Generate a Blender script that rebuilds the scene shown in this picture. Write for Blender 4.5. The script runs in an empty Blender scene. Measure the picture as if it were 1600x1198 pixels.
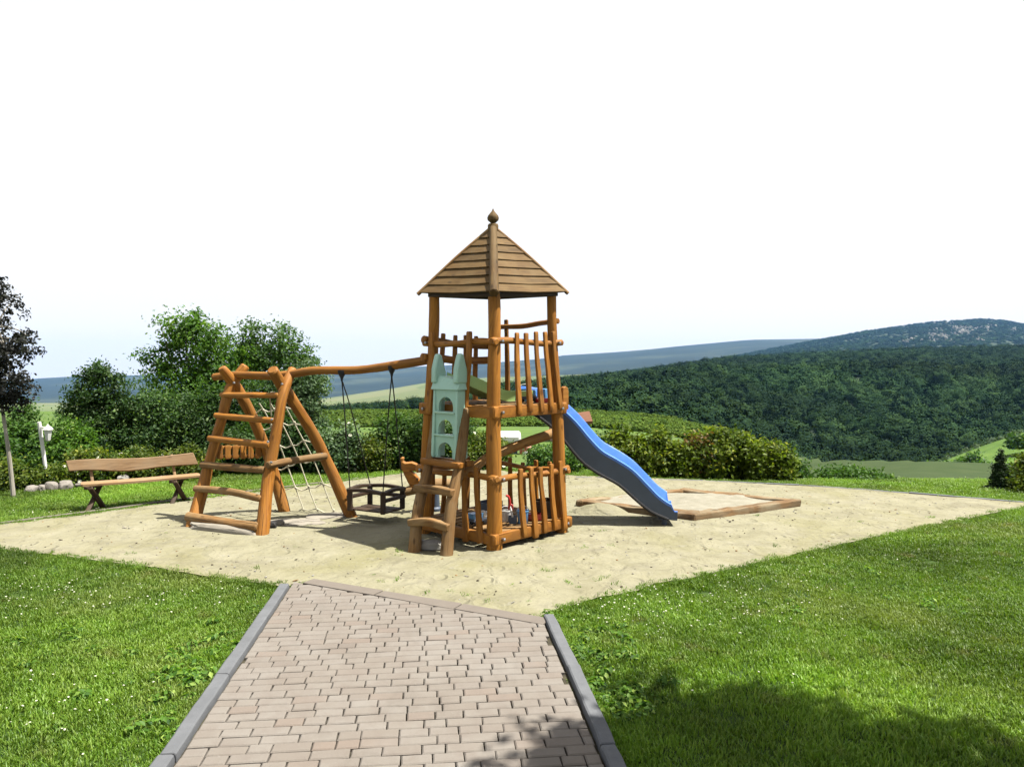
import bpy, math, random
import numpy as np
from mathutils import Vector, Matrix, noise as mnoise

# ------------------------------------------------------------------ camera, sky, sun, exposure
SC = bpy.context.scene
COL = SC.collection
F_PX, CAM_H, PITCH = 1155.0, 1.9, math.atan(31 / 1155.0)
cam = bpy.data.cameras.new('camera')
cam.sensor_width = 36.0
cam.lens = 36.0 * F_PX / 1600.0
cam.clip_start = 0.05
cam.clip_end = 30000
camo = bpy.data.objects.new('camera', cam)
camo.location = (0, 0, CAM_H)
camo.rotation_euler = (math.radians(90) - PITCH, 0, 0)
COL.objects.link(camo)
SC.camera = camo

SUN_EL, SUN_DIR = math.radians(66), Vector((0.998, -0.06, 0)).normalized()
SUN_VEC = Vector((SUN_DIR.x * math.cos(SUN_EL), SUN_DIR.y * math.cos(SUN_EL), math.sin(SUN_EL)))
w = bpy.data.worlds.new('World')
SC.world = w
w.use_nodes = True
wn = w.node_tree
wn.nodes.clear()
_o = wn.nodes.new('ShaderNodeOutputWorld')
_b = wn.nodes.new('ShaderNodeBackground')
_s = wn.nodes.new('ShaderNodeTexSky')
_s.sky_type = 'NISHITA'
_s.sun_disc = False
_s.sun_elevation = SUN_EL
_s.sun_rotation = math.atan2(SUN_DIR.x, SUN_DIR.y)
_s.air_density, _s.dust_density = 1.0, 3.0
_m = wn.nodes.new('ShaderNodeMix')           # thin bright white cloud veil over the blue sky, all the way round
_m.data_type = 'RGBA'
_m.inputs[0].default_value = 0.92
_m.inputs[7].default_value = (2.42, 2.39, 2.36, 1)
wn.links.new(_s.outputs[0], _m.inputs[6])
wn.links.new(_m.outputs[2], _b.inputs[0])
_b.inputs[1].default_value = 0.13
wn.links.new(_b.outputs[0], _o.inputs[0])

sun = bpy.data.lights.new('sun', 'SUN')
sun.energy = 5.0
sun.angle = math.radians(0.55)
sun.color = (1.0, 0.95, 0.86)
suno = bpy.data.objects.new('sun', sun)
suno.rotation_euler = SUN_VEC.to_track_quat('Z', 'Y').to_euler()
suno.location = SUN_VEC * 50
COL.objects.link(suno)

SC.view_settings.view_transform = 'Standard'
SC.view_settings.look = 'None'
SC.view_settings.gamma = 1
SC.view_settings.use_curve_mapping = False
SC.view_settings.exposure = 1.75
SC.render.engine = 'CYCLES'
cy = SC.cycles
cy.max_bounces = 6
cy.diffuse_bounces = 3
cy.glossy_bounces = 2
cy.transmission_bounces = 3
cy.transparent_max_bounces = 6
cy.volume_bounces = 0
cy.use_denoising = True
cy.use_adaptive_sampling = True
cy.adaptive_threshold = 0.02

random.seed(7)
RNG = np.random.default_rng(7)

# ------------------------------------------------------------------ where things stand (site survey through the camera)
_cp, _sp = math.cos(PITCH), math.sin(PITCH)


def ray(px, py):
    a, b = (px - 800) / F_PX, -(py - 599) / F_PX
    return Vector((a, _cp + b * _sp, -_sp + b * _cp))


def gp(px, py, z=0.0):
    r = ray(px, py)
    t = (z - CAM_H) / r.z
    return Vector((r.x * t, r.y * t, z))


def dp(px, py, d):
    r = ray(px, py)
    t = d / r.y
    return Vector((r.x * t, d, CAM_H + r.z * t))


# ------------------------------------------------------------------ mesh builder
def catmull(pts, res):
    pts = [Vector(p) for p in pts]
    if len(pts) < 3 or res <= 1:
        return pts
    out = []
    P = [pts[0] * 2 - pts[1]] + pts + [pts[-1] * 2 - pts[-2]]
    for i in range(1, len(P) - 2):
        for k in range(res):
            t = k / res
            a, b, c, d = P[i - 1], P[i], P[i + 1], P[i + 2]
            out.append(0.5 * ((2 * b) + (c - a) * t + (2 * a - 5 * b + 4 * c - d) * t * t + (3 * b - a - 3 * c + d) * t ** 3))
    out.append(pts[-1])
    return out


class MB:
    def __init__(s):
        s.V, s.F, s.U = [], [], []

    def face(s, idx, uv=None):
        s.F.append(tuple(idx))
        s.U.append(uv or [(0, 0)] * len(idx))

    def sweep(s, pts, rad, half=None, n=10, up=(0, 0, 1), res=4, wob=0.06, cham=0.25, seed=None):
        """log (half=None) or plank (half = ratio of second half-width) along a bent line"""
        sd = random.random() * 99 if seed is None else seed
        P = catmull(pts, res)
        R = rad if isinstance(rad, (list, tuple)) else [rad] * len(pts)
        if len(P) != len(R):
            R = [v.x for v in catmull([Vector((r, 0, 0)) for r in R], res)] if len(R) > 2 else [R[0] + (R[-1] - R[0]) * i / (len(P) - 1) for i in range(len(P))]
        if len(P) == 2:
            k = 5
            P = [P[0].lerp(P[1], i / k) for i in range(k + 1)]
            R = [R[0] + (R[-1] - R[0]) * i / k for i in range(k + 1)]
        up = Vector(up)
        T = [(P[min(i + 1, len(P) - 1)] - P[max(i - 1, 0)]).normalized() for i in range(len(P))]
        # chamfer rings at both ends
        c0 = min(R[0] * cham, 0.02)
        rings = [(P[0], T[0], R[0] * (1 - cham))] + [(P[0] + T[0] * c0, T[0], R[0])] + \
                [(P[i], T[i], R[i]) for i in range(1, len(P) - 1)] + \
                [(P[-1] - T[-1] * c0, T[-1], R[-1]), (P[-1], T[-1], R[-1] * (1 - cham))]
        base = len(s.V)
        if half is None:
            prof = [(math.cos(2 * math.pi * k / n), math.sin(2 * math.pi * k / n)) for k in range(n)]
        else:
            prof = []
            n = 12
            ex = 0.28
            for k in range(n):
                a = 2 * math.pi * (k + 0.5) / n
                ca, sa = math.cos(a), math.sin(a)
                prof.append((math.copysign(abs(ca) ** ex, ca), math.copysign(abs(sa) ** ex, sa) * half))
        L = 0
        prev = None
        vs = []
        for p, t, r in rings:
            side = t.cross(up)
            if side.length < 1e-3:
                side = t.cross(Vector((0, 1, 0)))
            side.normalize()
            nor = side.cross(t).normalized()
            if prev is not None:
                L += (p - prev).length
            prev = p
            vs.append(L)
            for k, (a, b) in enumerate(prof):
                ww = 1.0
                if wob:
                    ww += wob * mnoise.noise(Vector((a * 0.9 + sd, b * 0.9 + sd * 2, L * 5 + sd)))
                    ww += wob * 0.6 * mnoise.noise(Vector((sd, L * 2.2 + sd, 3.1)))
                s.V.append(p + side * (a * r * ww) + nor * (b * r * ww))
        m = len(rings)
        for i in range(m - 1):
            for k in range(n):
                k2 = (k + 1) % n
                u0, u1 = k / n * 6.28 * max(R), (k + 1) / n * 6.28 * max(R)
                s.face((base + i * n + k, base + i * n + k2, base + (i + 1) * n + k2, base + (i + 1) * n + k),
                       [(u0 + sd, vs[i] + sd), (u1 + sd, vs[i] + sd), (u1 + sd, vs[i + 1] + sd), (u0 + sd, vs[i + 1] + sd)])
        s.face([base + k for k in range(n)][::-1], [(prof[k][0] * R[0] + sd, prof[k][1] * R[0] * 0.1) for k in range(n)][::-1])
        s.face([base + (m - 1) * n + k for k in range(n)], [(prof[k][0] * R[-1] + sd, prof[k][1] * R[-1] * 0.1) for k in range(n)])
        return s

    def hexa(s, c8):
        """8 corners: bottom ring 0-3, top ring 4-7"""
        b = len(s.V)
        s.V += [Vector(c) for c in c8]
        sd = random.random() * 40
        for q in ((3, 2, 1, 0), (4, 5, 6, 7), (0, 1, 5, 4), (1, 2, 6, 5), (2, 3, 7, 6), (3, 0, 4, 7)):
            p = [Vector(c8[i]) for i in q]
            l1, l2 = (p[1] - p[0]).length, (p[2] - p[1]).length
            if l1 > l2:
                uv = [(sd, sd), (sd, sd + l1), (sd + l2, sd + l1), (sd + l2, sd)]
            else:
                uv = [(sd, sd), (sd + l1, sd), (sd + l1, sd + l2), (sd, sd + l2)]
            s.face([b + i for i in q], uv)
        return s

    def box(s, c, sx, sy, sz, mat=None):
        c = Vector(c)
        co = []
        for z in (-.5, .5):
            for x, y in ((-.5, -.5), (.5, -.5), (.5, .5), (-.5, .5)):
                v = Vector((x * sx, y * sy, z * sz))
                co.append(c + (mat @ v if mat else v))
        return s.hexa(co)

    def lathe(s, prof, c, n=14, ax=None):
        b = len(s.V)
        c = Vector(c)
        for r, z in prof:
            for k in range(n):
                a = 2 * math.pi * k / n
                v = Vector((r * math.cos(a), r * math.sin(a), z))
                s.V.append(c + (ax @ v if ax else v))
        for i in range(len(prof) - 1):
            for k in range(n):
                k2 = (k + 1) % n
                s.face((b + i * n + k, b + i * n + k2, b + (i + 1) * n + k2, b + (i + 1) * n + k),
                       [(k * .02, prof[i][1]), ((k + 1) * .02, prof[i][1]), ((k + 1) * .02, prof[i + 1][1]), (k * .02, prof[i + 1][1])])
        s.face([b + k for k in range(n)][::-1])
        s.face([b + (len(prof) - 1) * n + k for k in range(n)])
        return s

    def extrude(s, outline, O, ux, uy, th):
        """closed 2D outline in plane (ux, uy) at O, thickness th along the normal"""
        O, ux, uy = Vector(O), Vector(ux).normalized(), Vector(uy).normalized()
        nn = ux.cross(uy).normalized() * th * .5
        b, k = len(s.V), len(outline)
        for sgn in (-1, 1):
            for x, y in outline:
                s.V.append(O + ux * x + uy * y + nn * sgn)
        s.face([b + i for i in range(k)][::-1], [(y, x) for x, y in outline][::-1])
        s.face([b + k + i for i in range(k)], [(y, x) for x, y in outline])
        for i in range(k):
            j = (i + 1) % k
            s.face((b + i, b + j, b + k + j, b + k + i), [(0, i * .02), (0, i * .02 + .02), (th, i * .02 + .02), (th, i * .02)])
        return s

    def build(s, name, mat, parent=None, smooth=True, ang=35, bevel=0):
        me = bpy.data.meshes.new(name)
        me.from_pydata([tuple(v) for v in s.V], [], s.F)
        uvl = me.uv_layers.new(name='UVMap')
        flat = [c for f in s.U for uv in f for c in uv]
        uvl.data.foreach_set('uv', flat)
        if smooth:
            me.shade_smooth()
            me.set_sharp_from_angle(angle=math.radians(ang))
        me.materials.append(mat)
        me.validate()
        o = bpy.data.objects.new(name, me)
        COL.objects.link(o)
        if parent is not None:
            o.parent = parent
            o.matrix_parent_inverse = Matrix.Translation(-Vector(ROOTLOC.get(parent.name, (0, 0, 0))))
        if bevel:
            md = o.modifiers.new('bevel', 'BEVEL')
            md.width = bevel
            md.segments = 2
            md.limit_method = 'ANGLE'
            md.angle_limit = math.radians(40)
        return o


ROOTLOC = {}


def tag(o, label=None, cat=None, group=None, kind=None):
    if label:
        o['label'] = label
    if cat:
        o['category'] = cat
    if group:
        o['group'] = group
    if kind:
        o['kind'] = kind
    return o


def thing(name, label, cat, loc=(0, 0, 0), group=None):
    o = bpy.data.objects.new(name, None)
    o.empty_display_size = 0.1
    o.location = loc
    COL.objects.link(o)
    ROOTLOC[o.name] = tuple(loc)
    return tag(o, label, cat, group)


def group_part(name, parent):
    """an Empty that gathers sub-parts of one part"""
    o = bpy.data.objects.new(name, None)
    o.empty_display_size = 0.05
    COL.objects.link(o)
    o.parent = parent
    o.matrix_parent_inverse = Matrix.Translation(-Vector(ROOTLOC.get(parent.name, (0, 0, 0))))
    return o


# ------------------------------------------------------------------ materials
def new_mat(name):
    m = bpy.data.materials.new(name)
    m.use_nodes = True
    nt = m.node_tree
    nt.nodes.clear()
    out = nt.nodes.new('ShaderNodeOutputMaterial')
    return m, nt, out


TONE = .77          # overall reflectance level of the painted and natural surfaces


class NT:
    def __init__(s, nt):
        s.nt = nt

    def n(s, t, **kw):
        nd = s.nt.nodes.new(t)
        for k, v in kw.items():
            setattr(nd, k, v)
        return nd

    def l(s, a, b):
        s.nt.links.new(a, b)

    def coord(s, which='Object', scale=(1, 1, 1)):
        t = s.n('ShaderNodeTexCoord')
        mp = s.n('ShaderNodeMapping')
        mp.inputs['Scale'].default_value = scale
        s.l(t.outputs[which], mp.inputs[0])
        return mp.outputs[0]

    def wpos(s, scale=(1, 1, 1)):
        g = s.n('ShaderNodeNewGeometry')
        mp = s.n('ShaderNodeMapping')
        mp.inputs['Scale'].default_value = scale
        s.l(g.outputs['Position'], mp.inputs[0])
        return mp.outputs[0]

    def noise(s, vec, scale, detail=4, rough=.55, dist=0):
        t = s.n('ShaderNodeTexNoise')
        t.inputs['Scale'].default_value = scale
        t.inputs['Detail'].default_value = detail
        t.inputs['Roughness'].default_value = rough
        t.inputs['Distortion'].default_value = dist
        s.l(vec, t.inputs['Vector'])
        return t.outputs['Fac']

    def ramp(s, fac, stops):
        r = s.n('ShaderNodeValToRGB')
        e = r.color_ramp.elements
        while len(e) < len(stops):
            e.new(0.5)
        for i, (p, c) in enumerate(stops):
            e[i].position = p
            e[i].color = (c[0] * TONE, c[1] * TONE, c[2] * TONE, 1) if isinstance(c, (tuple, list)) else (c, c, c, 1)
        s.l(fac, r.inputs[0])
        return r.outputs[0]

    def mix(s, fac, a, b, mode='MIX'):
        m = s.n('ShaderNodeMix', data_type='RGBA', blend_type=mode)
        for v, i in ((fac, 0), (a, 6), (b, 7)):
            if isinstance(v, (int, float)):
                m.inputs[i].default_value = v
            elif isinstance(v, (tuple, list)):
                k_ = TONE if mode == 'MIX' else 1
                m.inputs[i].default_value = (v[0] * k_, v[1] * k_, v[2] * k_, 1)
            else:
                s.l(v, m.inputs[i])
        return m.outputs[2]

    def math(s, op, a, b=None):
        m = s.n('ShaderNodeMath', operation=op)
        for v, i in ((a, 0), (b, 1)):
            if v is None:
                continue
            if isinstance(v, (int, float)):
                m.inputs[i].default_value = v
            else:
                s.l(v, m.inputs[i])
        return m.outputs[0]

    def bump(s, h, strength=.3, dist=.01):
        b = s.n('ShaderNodeBump')
        b.inputs['Strength'].default_value = strength
        b.inputs['Distance'].default_value = dist
        s.l(h, b.inputs['Height'])
        return b.outputs[0]

    def pbsdf(s, out, col, rough=.7, normal=None, spec=.3, metal=0):
        p = s.n('ShaderNodeBsdfPrincipled')
        if isinstance(col, (tuple, list)):
            p.inputs['Base Color'].default_value = (col[0], col[1], col[2], 1)
        else:
            s.l(col, p.inputs['Base Color'])
        if isinstance(rough, (int, float)):
            p.inputs['Roughness'].default_value = rough
        else:
            s.l(rough, p.inputs['Roughness'])
        p.inputs['Specular IOR Level'].default_value = spec
        p.inputs['Metallic'].default_value = metal
        if normal is not None:
            s.l(normal, p.inputs['Normal'])
        s.l(p.outputs[0], out.inputs[0])
        return p


def m_wood(name, light, dark, rough=.62, grain=1.0, blotch=.5, weather=None):
    m, nt, out = new_mat(name)
    N = NT(nt)
    uv = N.coord('UV', (38, 2.6, 1))
    g = N.noise(uv, 1.0, 7, .62, 1.2)
    uv2 = N.coord('UV', (9, 1.3, 1))
    g2 = N.noise(uv2, 1.0, 3, .5, .4)
    wp = N.wpos()
    bl = N.noise(wp, 3.2, 4)
    oi = N.n('ShaderNodeObjectInfo')
    col = N.mix(N.ramp(g, [(.36, 0.0), (.62, 1.0)]), tuple(c * .85 for c in dark), light)
    col = N.mix(N.math('MULTIPLY', N.ramp(g2, [(.3, 1.0), (.55, 0.0)]), .45), col, dark)
    if weather:
        col = N.mix(N.math('MULTIPLY', N.ramp(bl, [(.42, 0.0), (.66, 1.0)]), blotch), col, weather)
    # dark knots and checks
    vo = N.n('ShaderNodeTexVoronoi', feature='F1')
    vo.inputs['Scale'].default_value = 1.0
    N.l(N.coord('UV', (7, 3.2, 1)), vo.inputs['Vector'])
    col = N.mix(N.ramp(vo.outputs['Distance'], [(.06, .75), (.15, 0.0)]), col, tuple(c * .35 for c in dark))
    ck = N.noise(N.coord('UV', (70, .8, 1)), 1.0, 3, .5, .6)
    col = N.mix(N.ramp(ck, [(.645, 0.0), (.69, .8)]), col, tuple(c * .3 for c in dark))
    hv = N.n('ShaderNodeHueSaturation')
    N.l(col, hv.inputs['Color'])
    N.l(N.math('MULTIPLY_ADD', oi.outputs['Random'], .34), hv.inputs['Value'])
    for nd in nt.nodes:
        if nd.bl_idname == 'ShaderNodeMath' and nd.operation == 'MULTIPLY_ADD':
            nd.inputs[2].default_value = .83
    N.pbsdf(out, hv.outputs[0], rough, N.bump(g, .5 * grain, .005), .2)
    return m


def m_plain(name, col, rough=.5, var=.12, bump=0, spec=.4, scale=6, metal=0):
    m, nt, out = new_mat(name)
    N = NT(nt)
    wp = N.coord('Object')
    n1 = N.noise(wp, scale, 5)
    c = N.mix(n1, tuple(v * (1 - var) for v in col), tuple(min(1, v * (1 + var)) for v in col))
    if 'plastic' in name:
        du = N.ramp(N.noise(wp, scale * 1.3, 7, .7, .5), [(.52, 0.0), (.78, .2)])
        c = N.mix(du, c, (.24, .22, .17))
        sc2 = N.ramp(N.noise(N.coord('Object', (3, 40, 6)), 2.0, 3, .6), [(.63, 0.0), (.70, .3)])
        c = N.mix(sc2, c, tuple(min(1, v * 1.5 + .05) for v in col))
    r = N.ramp(N.noise(wp, scale * 3, 4), [(.3, max(0, rough - .12)), (.7, min(1, rough + .12))])
    nor = N.bump(N.noise(wp, scale * 9, 6), bump, .003) if bump else None
    N.pbsdf(out, c, r, nor, spec, metal)
    return m


def m_leaf(name, c1, c2, c3=None, transl=.35, patch=.8):
    m, nt, out = new_mat(name)
    N = NT(nt)
    at = N.n('ShaderNodeAttribute', attribute_name='tint')
    col = N.ramp(at.outputs['Fac'], [(0.05, c1), (.75, c2), (.97, c3 or c2)])
    wn_ = N.noise(N.wpos(), patch, 2)
    hv = N.n('ShaderNodeHueSaturation')
    N.l(N.ramp(wn_, [(.3, .78), (.7, 1.18)]), hv.inputs['Value'])
    N.l(col, hv.inputs['Color'])
    p = N.n('ShaderNodeBsdfPrincipled')
    N.l(hv.outputs[0], p.inputs['Base Color'])
    p.inputs['Roughness'].default_value = .5
    p.inputs['Specular IOR Level'].default_value = .14
    t = N.n('ShaderNodeBsdfTranslucent')
    tc = N.mix(1.0, hv.outputs[0], (1.25, 1.35, .55), 'MULTIPLY')
    N.l(tc, t.inputs['Color'])
    mx = N.n('ShaderNodeMixShader')
    mx.inputs[0].default_value = transl
    N.l(p.outputs[0], mx.inputs[1])
    N.l(t.outputs[0], mx.inputs[2])
    N.l(mx.outputs[0], out.inputs[0])
    return m


W_ORANGE = m_wood('stained_pine', (.31, .130, .017), (.185, .065, .008), .6, 1.2, .4, (.25, .125, .035))
W_POST = m_wood('stained_post_pine', (.34, .143, .016), (.225, .085, .009), .6, 1.0, .35, (.27, .125, .03))
W_GREY = m_wood('weathered_pine', (.225, .125, .045), (.13, .066, .022), .78, 1.3, .6, (.23, .165, .085))
W_YELLOW = m_wood('honey_pine', (.32, .165, .045), (.2, .092, .022), .7, 1.2, .5, (.28, .18, .08))
W_ROOF = m_wood('roof_boards', (.115, .067, .021), (.072, .040, .012), .8, 1.2, .5, (.13, .088, .036))
W_DARK = m_wood('dark_stained_wood', (.055, .032, .017), (.026, .015, .009), .6, 1, .3, (.06, .045, .03))
W_BENCH = m_wood('bench_oak', (.26, .165, .085), (.185, .11, .052), .65, .8, .4, (.25, .19, .12))
W_BOX = m_wood('sandbox_timber', (.185, .112, .05), (.10, .056, .024), .9, 1.8, .9, (.2, .165, .105))
M_BLUE = m_plain('blue_slide_plastic', (.055, .17, .56), .34, .10, .05, .5, 4)
M_MINT = m_plain('mint_plastic', (.30, .50, .41), .38, .05, .03, .5, 5)
M_LIME = m_plain('lime_plastic', (.33, .52, .20), .38, .05, .03, .5, 5)
M_RED = m_plain('red_plastic', (.42, .025, .022), .35, .08, 0, .5)
M_TOYBLUE = m_plain('toy_blue_plastic', (.09, .26, .5), .35, .08, 0, .5)
M_SLATE = m_plain('slate_grey_and_skirt_shade', (.045, .062, .095), .5, .2, .05, .4)  # grey toys and fittings; on the slide skirts, painted shade over blue plastic
M_WHITE = m_plain('white_paint', (.6, .6, .58), .5, .05, .05, .4)
M_ROPE = m_plain('pale_rope', (.42, .40, .30), .85, .15, .4, .2, 30)
M_BLACK = m_plain('black_rubber_rope', (.012, .012, .014), .6, .2, .2, .3)
M_STEEL = m_plain('steel', (.35, .35, .36), .4, .1, 0, .5, 8, 1)
M_STONE = m_plain('pale_stone', (.22, .21, .19), .9, .25, .8, .2, 7)
M_KERB = m_plain('concrete_kerb', (.095, .10, .108), .9, .32, .7, .2, 9)
M_KERB2 = m_plain('brown_concrete_slab', (.125, .108, .092), .92, .16, .7, .2, 9)
M_BARK = m_wood('bark', (.12, .095, .07), (.06, .045, .032), .9, 1.5, .4, (.15, .13, .1))
M_PALEBARK = m_wood('pale_bark', (.3, .28, .24), (.2, .18, .15), .85, 1, .4, (.33, .3, .26))

L_DARK = m_leaf('leaf_dark_green', (.010, .030, .008), (.048, .10, .024), (.15, .22, .075), .38)
L_MID = m_leaf('leaf_mid_green', (.016, .050, .010), (.075, .155, .03), (.19, .28, .075), .4)
L_LIGHT = m_leaf('leaf_light_green', (.022, .068, .011), (.10, .205, .026), (.25, .35, .07), .45)
L_YELLOW = m_leaf('leaf_yellow_green', (.022, .055, .008), (.11, .15, .02), (.28, .28, .05), .4)
L_SILVER = m_leaf('leaf_silver_green', (.032, .068, .026), (.10, .165, .07), (.24, .30, .18), .3)
L_PURPLE = m_leaf('leaf_purple_dark', (.010, .010, .010), (.018, .020, .016), (.030, .038, .022), .15)
L_HEDGE = m_leaf('leaf_hedge', (.020, .045, .006), (.13, .185, .018), (.33, .34, .04), .45)
L_CYP = m_leaf('leaf_cypress', (.006, .018, .005), (.018, .042, .009), (.035, .07, .015), .2)
L_RUST = m_leaf('leaf_rusty', (.06, .045, .015), (.13, .075, .02), (.17, .15, .03))
M_PETAL = m_plain('white_petal', (.42, .43, .33), .6, .05, 0, .2)


def m_ground(name, stops, scale, bscale, bstr, rough=.95, extra=None, det=8):
    m, nt, out = new_mat(name)
    N = NT(nt)
    wp = N.wpos()
    n1 = N.noise(wp, scale, det, .6, .3)
    col = N.ramp(n1, stops)
    if extra:
        col = extra(N, wp, col)
    b = N.noise(wp, bscale, 8, .65)
    if bscale == 16:
        b = N.math('ADD', N.math('MULTIPLY', N.ramp(N.noise(wp, 4.2, 3, .5, .8), [(.35, 0.0), (.65, 1.0)]), 1.6), b)
        fv = N.n('ShaderNodeTexVoronoi', feature='F1')
        fv.inputs['Scale'].default_value = 3.1
        N.l(N.wpos((1.0, .62, 0)), fv.inputs['Vector'])
        b = N.math('ADD', b, N.math('MULTIPLY', N.ramp(fv.outputs['Distance'], [(.12, 0.0), (.2, 1.0), (.27, .8)]), 1.5))
    N.pbsdf(out, col, rough, N.bump(b, bstr, .02), .12)
    return m


def _sandx(N, wp, col):
    # algae-yellow damp patches, bare scuffs, specks
    p = N.ramp(N.noise(wp, .55, 5, .6, .5), [(.50, 0.0), (.68, .7)])
    col = N.mix(p, col, (.152, .143, .062))
    p = N.ramp(N.noise(N.wpos((1.0, 2.2, 1)), 1.3, 7, .65, .8), [(.56, 0.0), (.72, .5)])
    col = N.mix(p, col, (.112, .10, .072))
    p = N.ramp(N.noise(wp, 38, 3, .6), [(.69, 0.0), (.76, .8)])
    col = N.mix(p, col, (.10, .085, .05))
    p = N.ramp(N.noise(N.wpos((.7, 1.5, 1)), 2.2, 8, .72, .6), [(.36, .36), (.48, 0.0)])
    col = N.mix(p, col, (.118, .108, .084))
    p = N.ramp(N.noise(wp, 5.5, 6, .7, 1.), [(.58, 0.0), (.72, .6)])
    return N.mix(p, col, (.228, .218, .18))


M_SAND = m_ground('trodden_sand', [(.3, (.160, .149, .096)), (.5, (.193, .182, .122)), (.72, (.219, .207, .146))], 2.4, 16, .7, .97, _sandx)
M_PLAYSAND = m_ground('play_sand', [(.3, (.175, .165, .125)), (.7, (.24, .225, .18))], 7, 26, .6)
M_SOIL = m_ground('lawn_soil', [(.3, (.022, .044, .010)), (.55, (.036, .066, .014)), (.75, (.065, .085, .026))], 2.2, 24, .8)


def _meadowx(N, wp, col):
    p = N.ramp(N.noise(wp, .09, 4), [(.4, 0.0), (.6, 1.0)])
    return N.mix(N.math('MULTIPLY', p, .5), col, (.075, .105, .035))


M_FIELD = m_ground('green_field', [(.3, (.040, .075, .014)), (.5, (.062, .112, .019)), (.7, (.09, .145, .027))], .6, 2.5, .9, .95, _meadowx)
M_SLOPE = m_ground('vineyard_grass', [(.3, (.042, .085, .013)), (.5, (.062, .115, .018)), (.7, (.085, .14, .025))], .25, 1.2, .9)
M_MEADOW = m_ground('dull_meadow', [(.3, (.020, .038, .009)), (.5, (.027, .046, .012)), (.7, (.037, .055, .018))], 1.2, 6, .6)
M_FOREST = m_ground('forest_floor', [(.3, (.012, .022, .012)), (.7, (.022, .036, .018))], .05, .3, .6)
M_FARWOOD = m_ground('far_woods', [(.3, (.020, .033, .018)), (.5, (.030, .046, .024)), (.72, (.044, .058, .03))], .012, .05, .8)


def _patchx(N, wp, col):
    vo = N.n('ShaderNodeTexVoronoi', feature='F1')
    vo.inputs['Scale'].default_value = .006
    mp = N.n('ShaderNodeMapping')
    mp.inputs['Scale'].default_value = (1, .35, 1)
    mp.inputs['Rotation'].default_value = (0, 0, .5)
    N.l(wp, mp.inputs[0])
    N.l(mp.outputs[0], vo.inputs['Vector'])
    c2 = N.ramp(vo.outputs['Color'], [(.15, (.07, .10, .04)), (.45, (.13, .14, .07)), (.75, (.09, .125, .05))])
    return N.mix(.75, col, c2)


M_PATCH = m_ground('far_fields', [(.3, (.07, .09, .035)), (.7, (.13, .13, .07))], .004, .03, .3, .95, _patchx)
M_RIDGE = m_ground('far_ridge_woods', [(.3, (.008, .016, .010)), (.5, (.013, .023, .014)), (.66, (.04, .052, .03))], .0022, .01, .6)


# ------------------------------------------------------------------ big sheets of ground
SAND = [gp(-140, 838), gp(0, 857), gp(150, 873), gp(300, 895), gp(440, 914), gp(500, 914), gp(660, 938), gp(830, 970), gp(880, 948), gp(1030, 912),
        gp(1240, 866), gp(1420, 828), gp(1600, 792), gp(1690, 787), gp(1600, 783), gp(1420, 769), gp(1250, 756), gp(1100, 750), gp(900, 742),
        gp(760, 733), gp(690, 731), gp(640, 737), gp(500, 756), gp(330, 776), gp(150, 800), gp(0, 819), gp(-160, 833)]
SAND2 = np.array([(p.x, p.y) for p in SAND])


def inside(poly, x, y):
    res = np.zeros(len(x), bool)
    j = len(poly) - 1
    for i in range(len(poly)):
        xi, yi = poly[i]
        xj, yj = poly[j]
        c = ((yi > y) != (yj > y)) & (x < (xj - xi) * (y - yi) / (yj - yi + 1e-12) + xi)
        res ^= c
        j = i
    return res


def lawn_h(x, y):
    k = np.clip((x - 1.0) / 3.0, 0, 1)
    k = .008 + .045 * k * k * (3 - 2 * k)
    e = np.maximum(0, y - 11.4)
    return -.034 - k * e * e + .008 * np.sin(x * 1.7 + y) * np.cos(y * 1.3)


def grid_obj(name, xs, ys, hfun, mat, label=None):
    X, Y = np.meshgrid(xs, ys)
    Z = hfun(X, Y)
    V = np.stack([X, Y, Z], -1).reshape(-1, 3)
    nx, ny = len(xs), len(ys)
    I = np.arange(nx * ny).reshape(ny, nx)
    Fc = np.stack([I[:-1, :-1], I[:-1, 1:], I[1:, 1:], I[1:, :-1]], -1).reshape(-1, 4)
    me = bpy.data.meshes.new(name)
    me.from_pydata(V.tolist(), [], Fc.tolist())
    me.shade_smooth()
    me.materials.append(mat)
    o = bpy.data.objects.new(name, me)
    COL.objects.link(o)
    return tag(o, kind='structure')


grid_obj('lawn', np.linspace(-32, 32, 161), np.linspace(-10, 13.8, 101), lawn_h, M_SOIL)


def vn(x, y, s, seed=0):
    """cheap smooth noise on arrays"""
    return (np.sin(x * s + seed * 1.3 + 1.7 * np.sin(y * s * .7 + seed)) + np.sin(y * s * 1.31 + seed * 2.1 + 1.3 * np.sin(x * s * .9 + 2 * seed)) +
            .6 * np.sin((x + y) * s * 2.3 + seed * 3 + 1.1 * np.sin((x - y) * s * 1.9))) / 2.6


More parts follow.
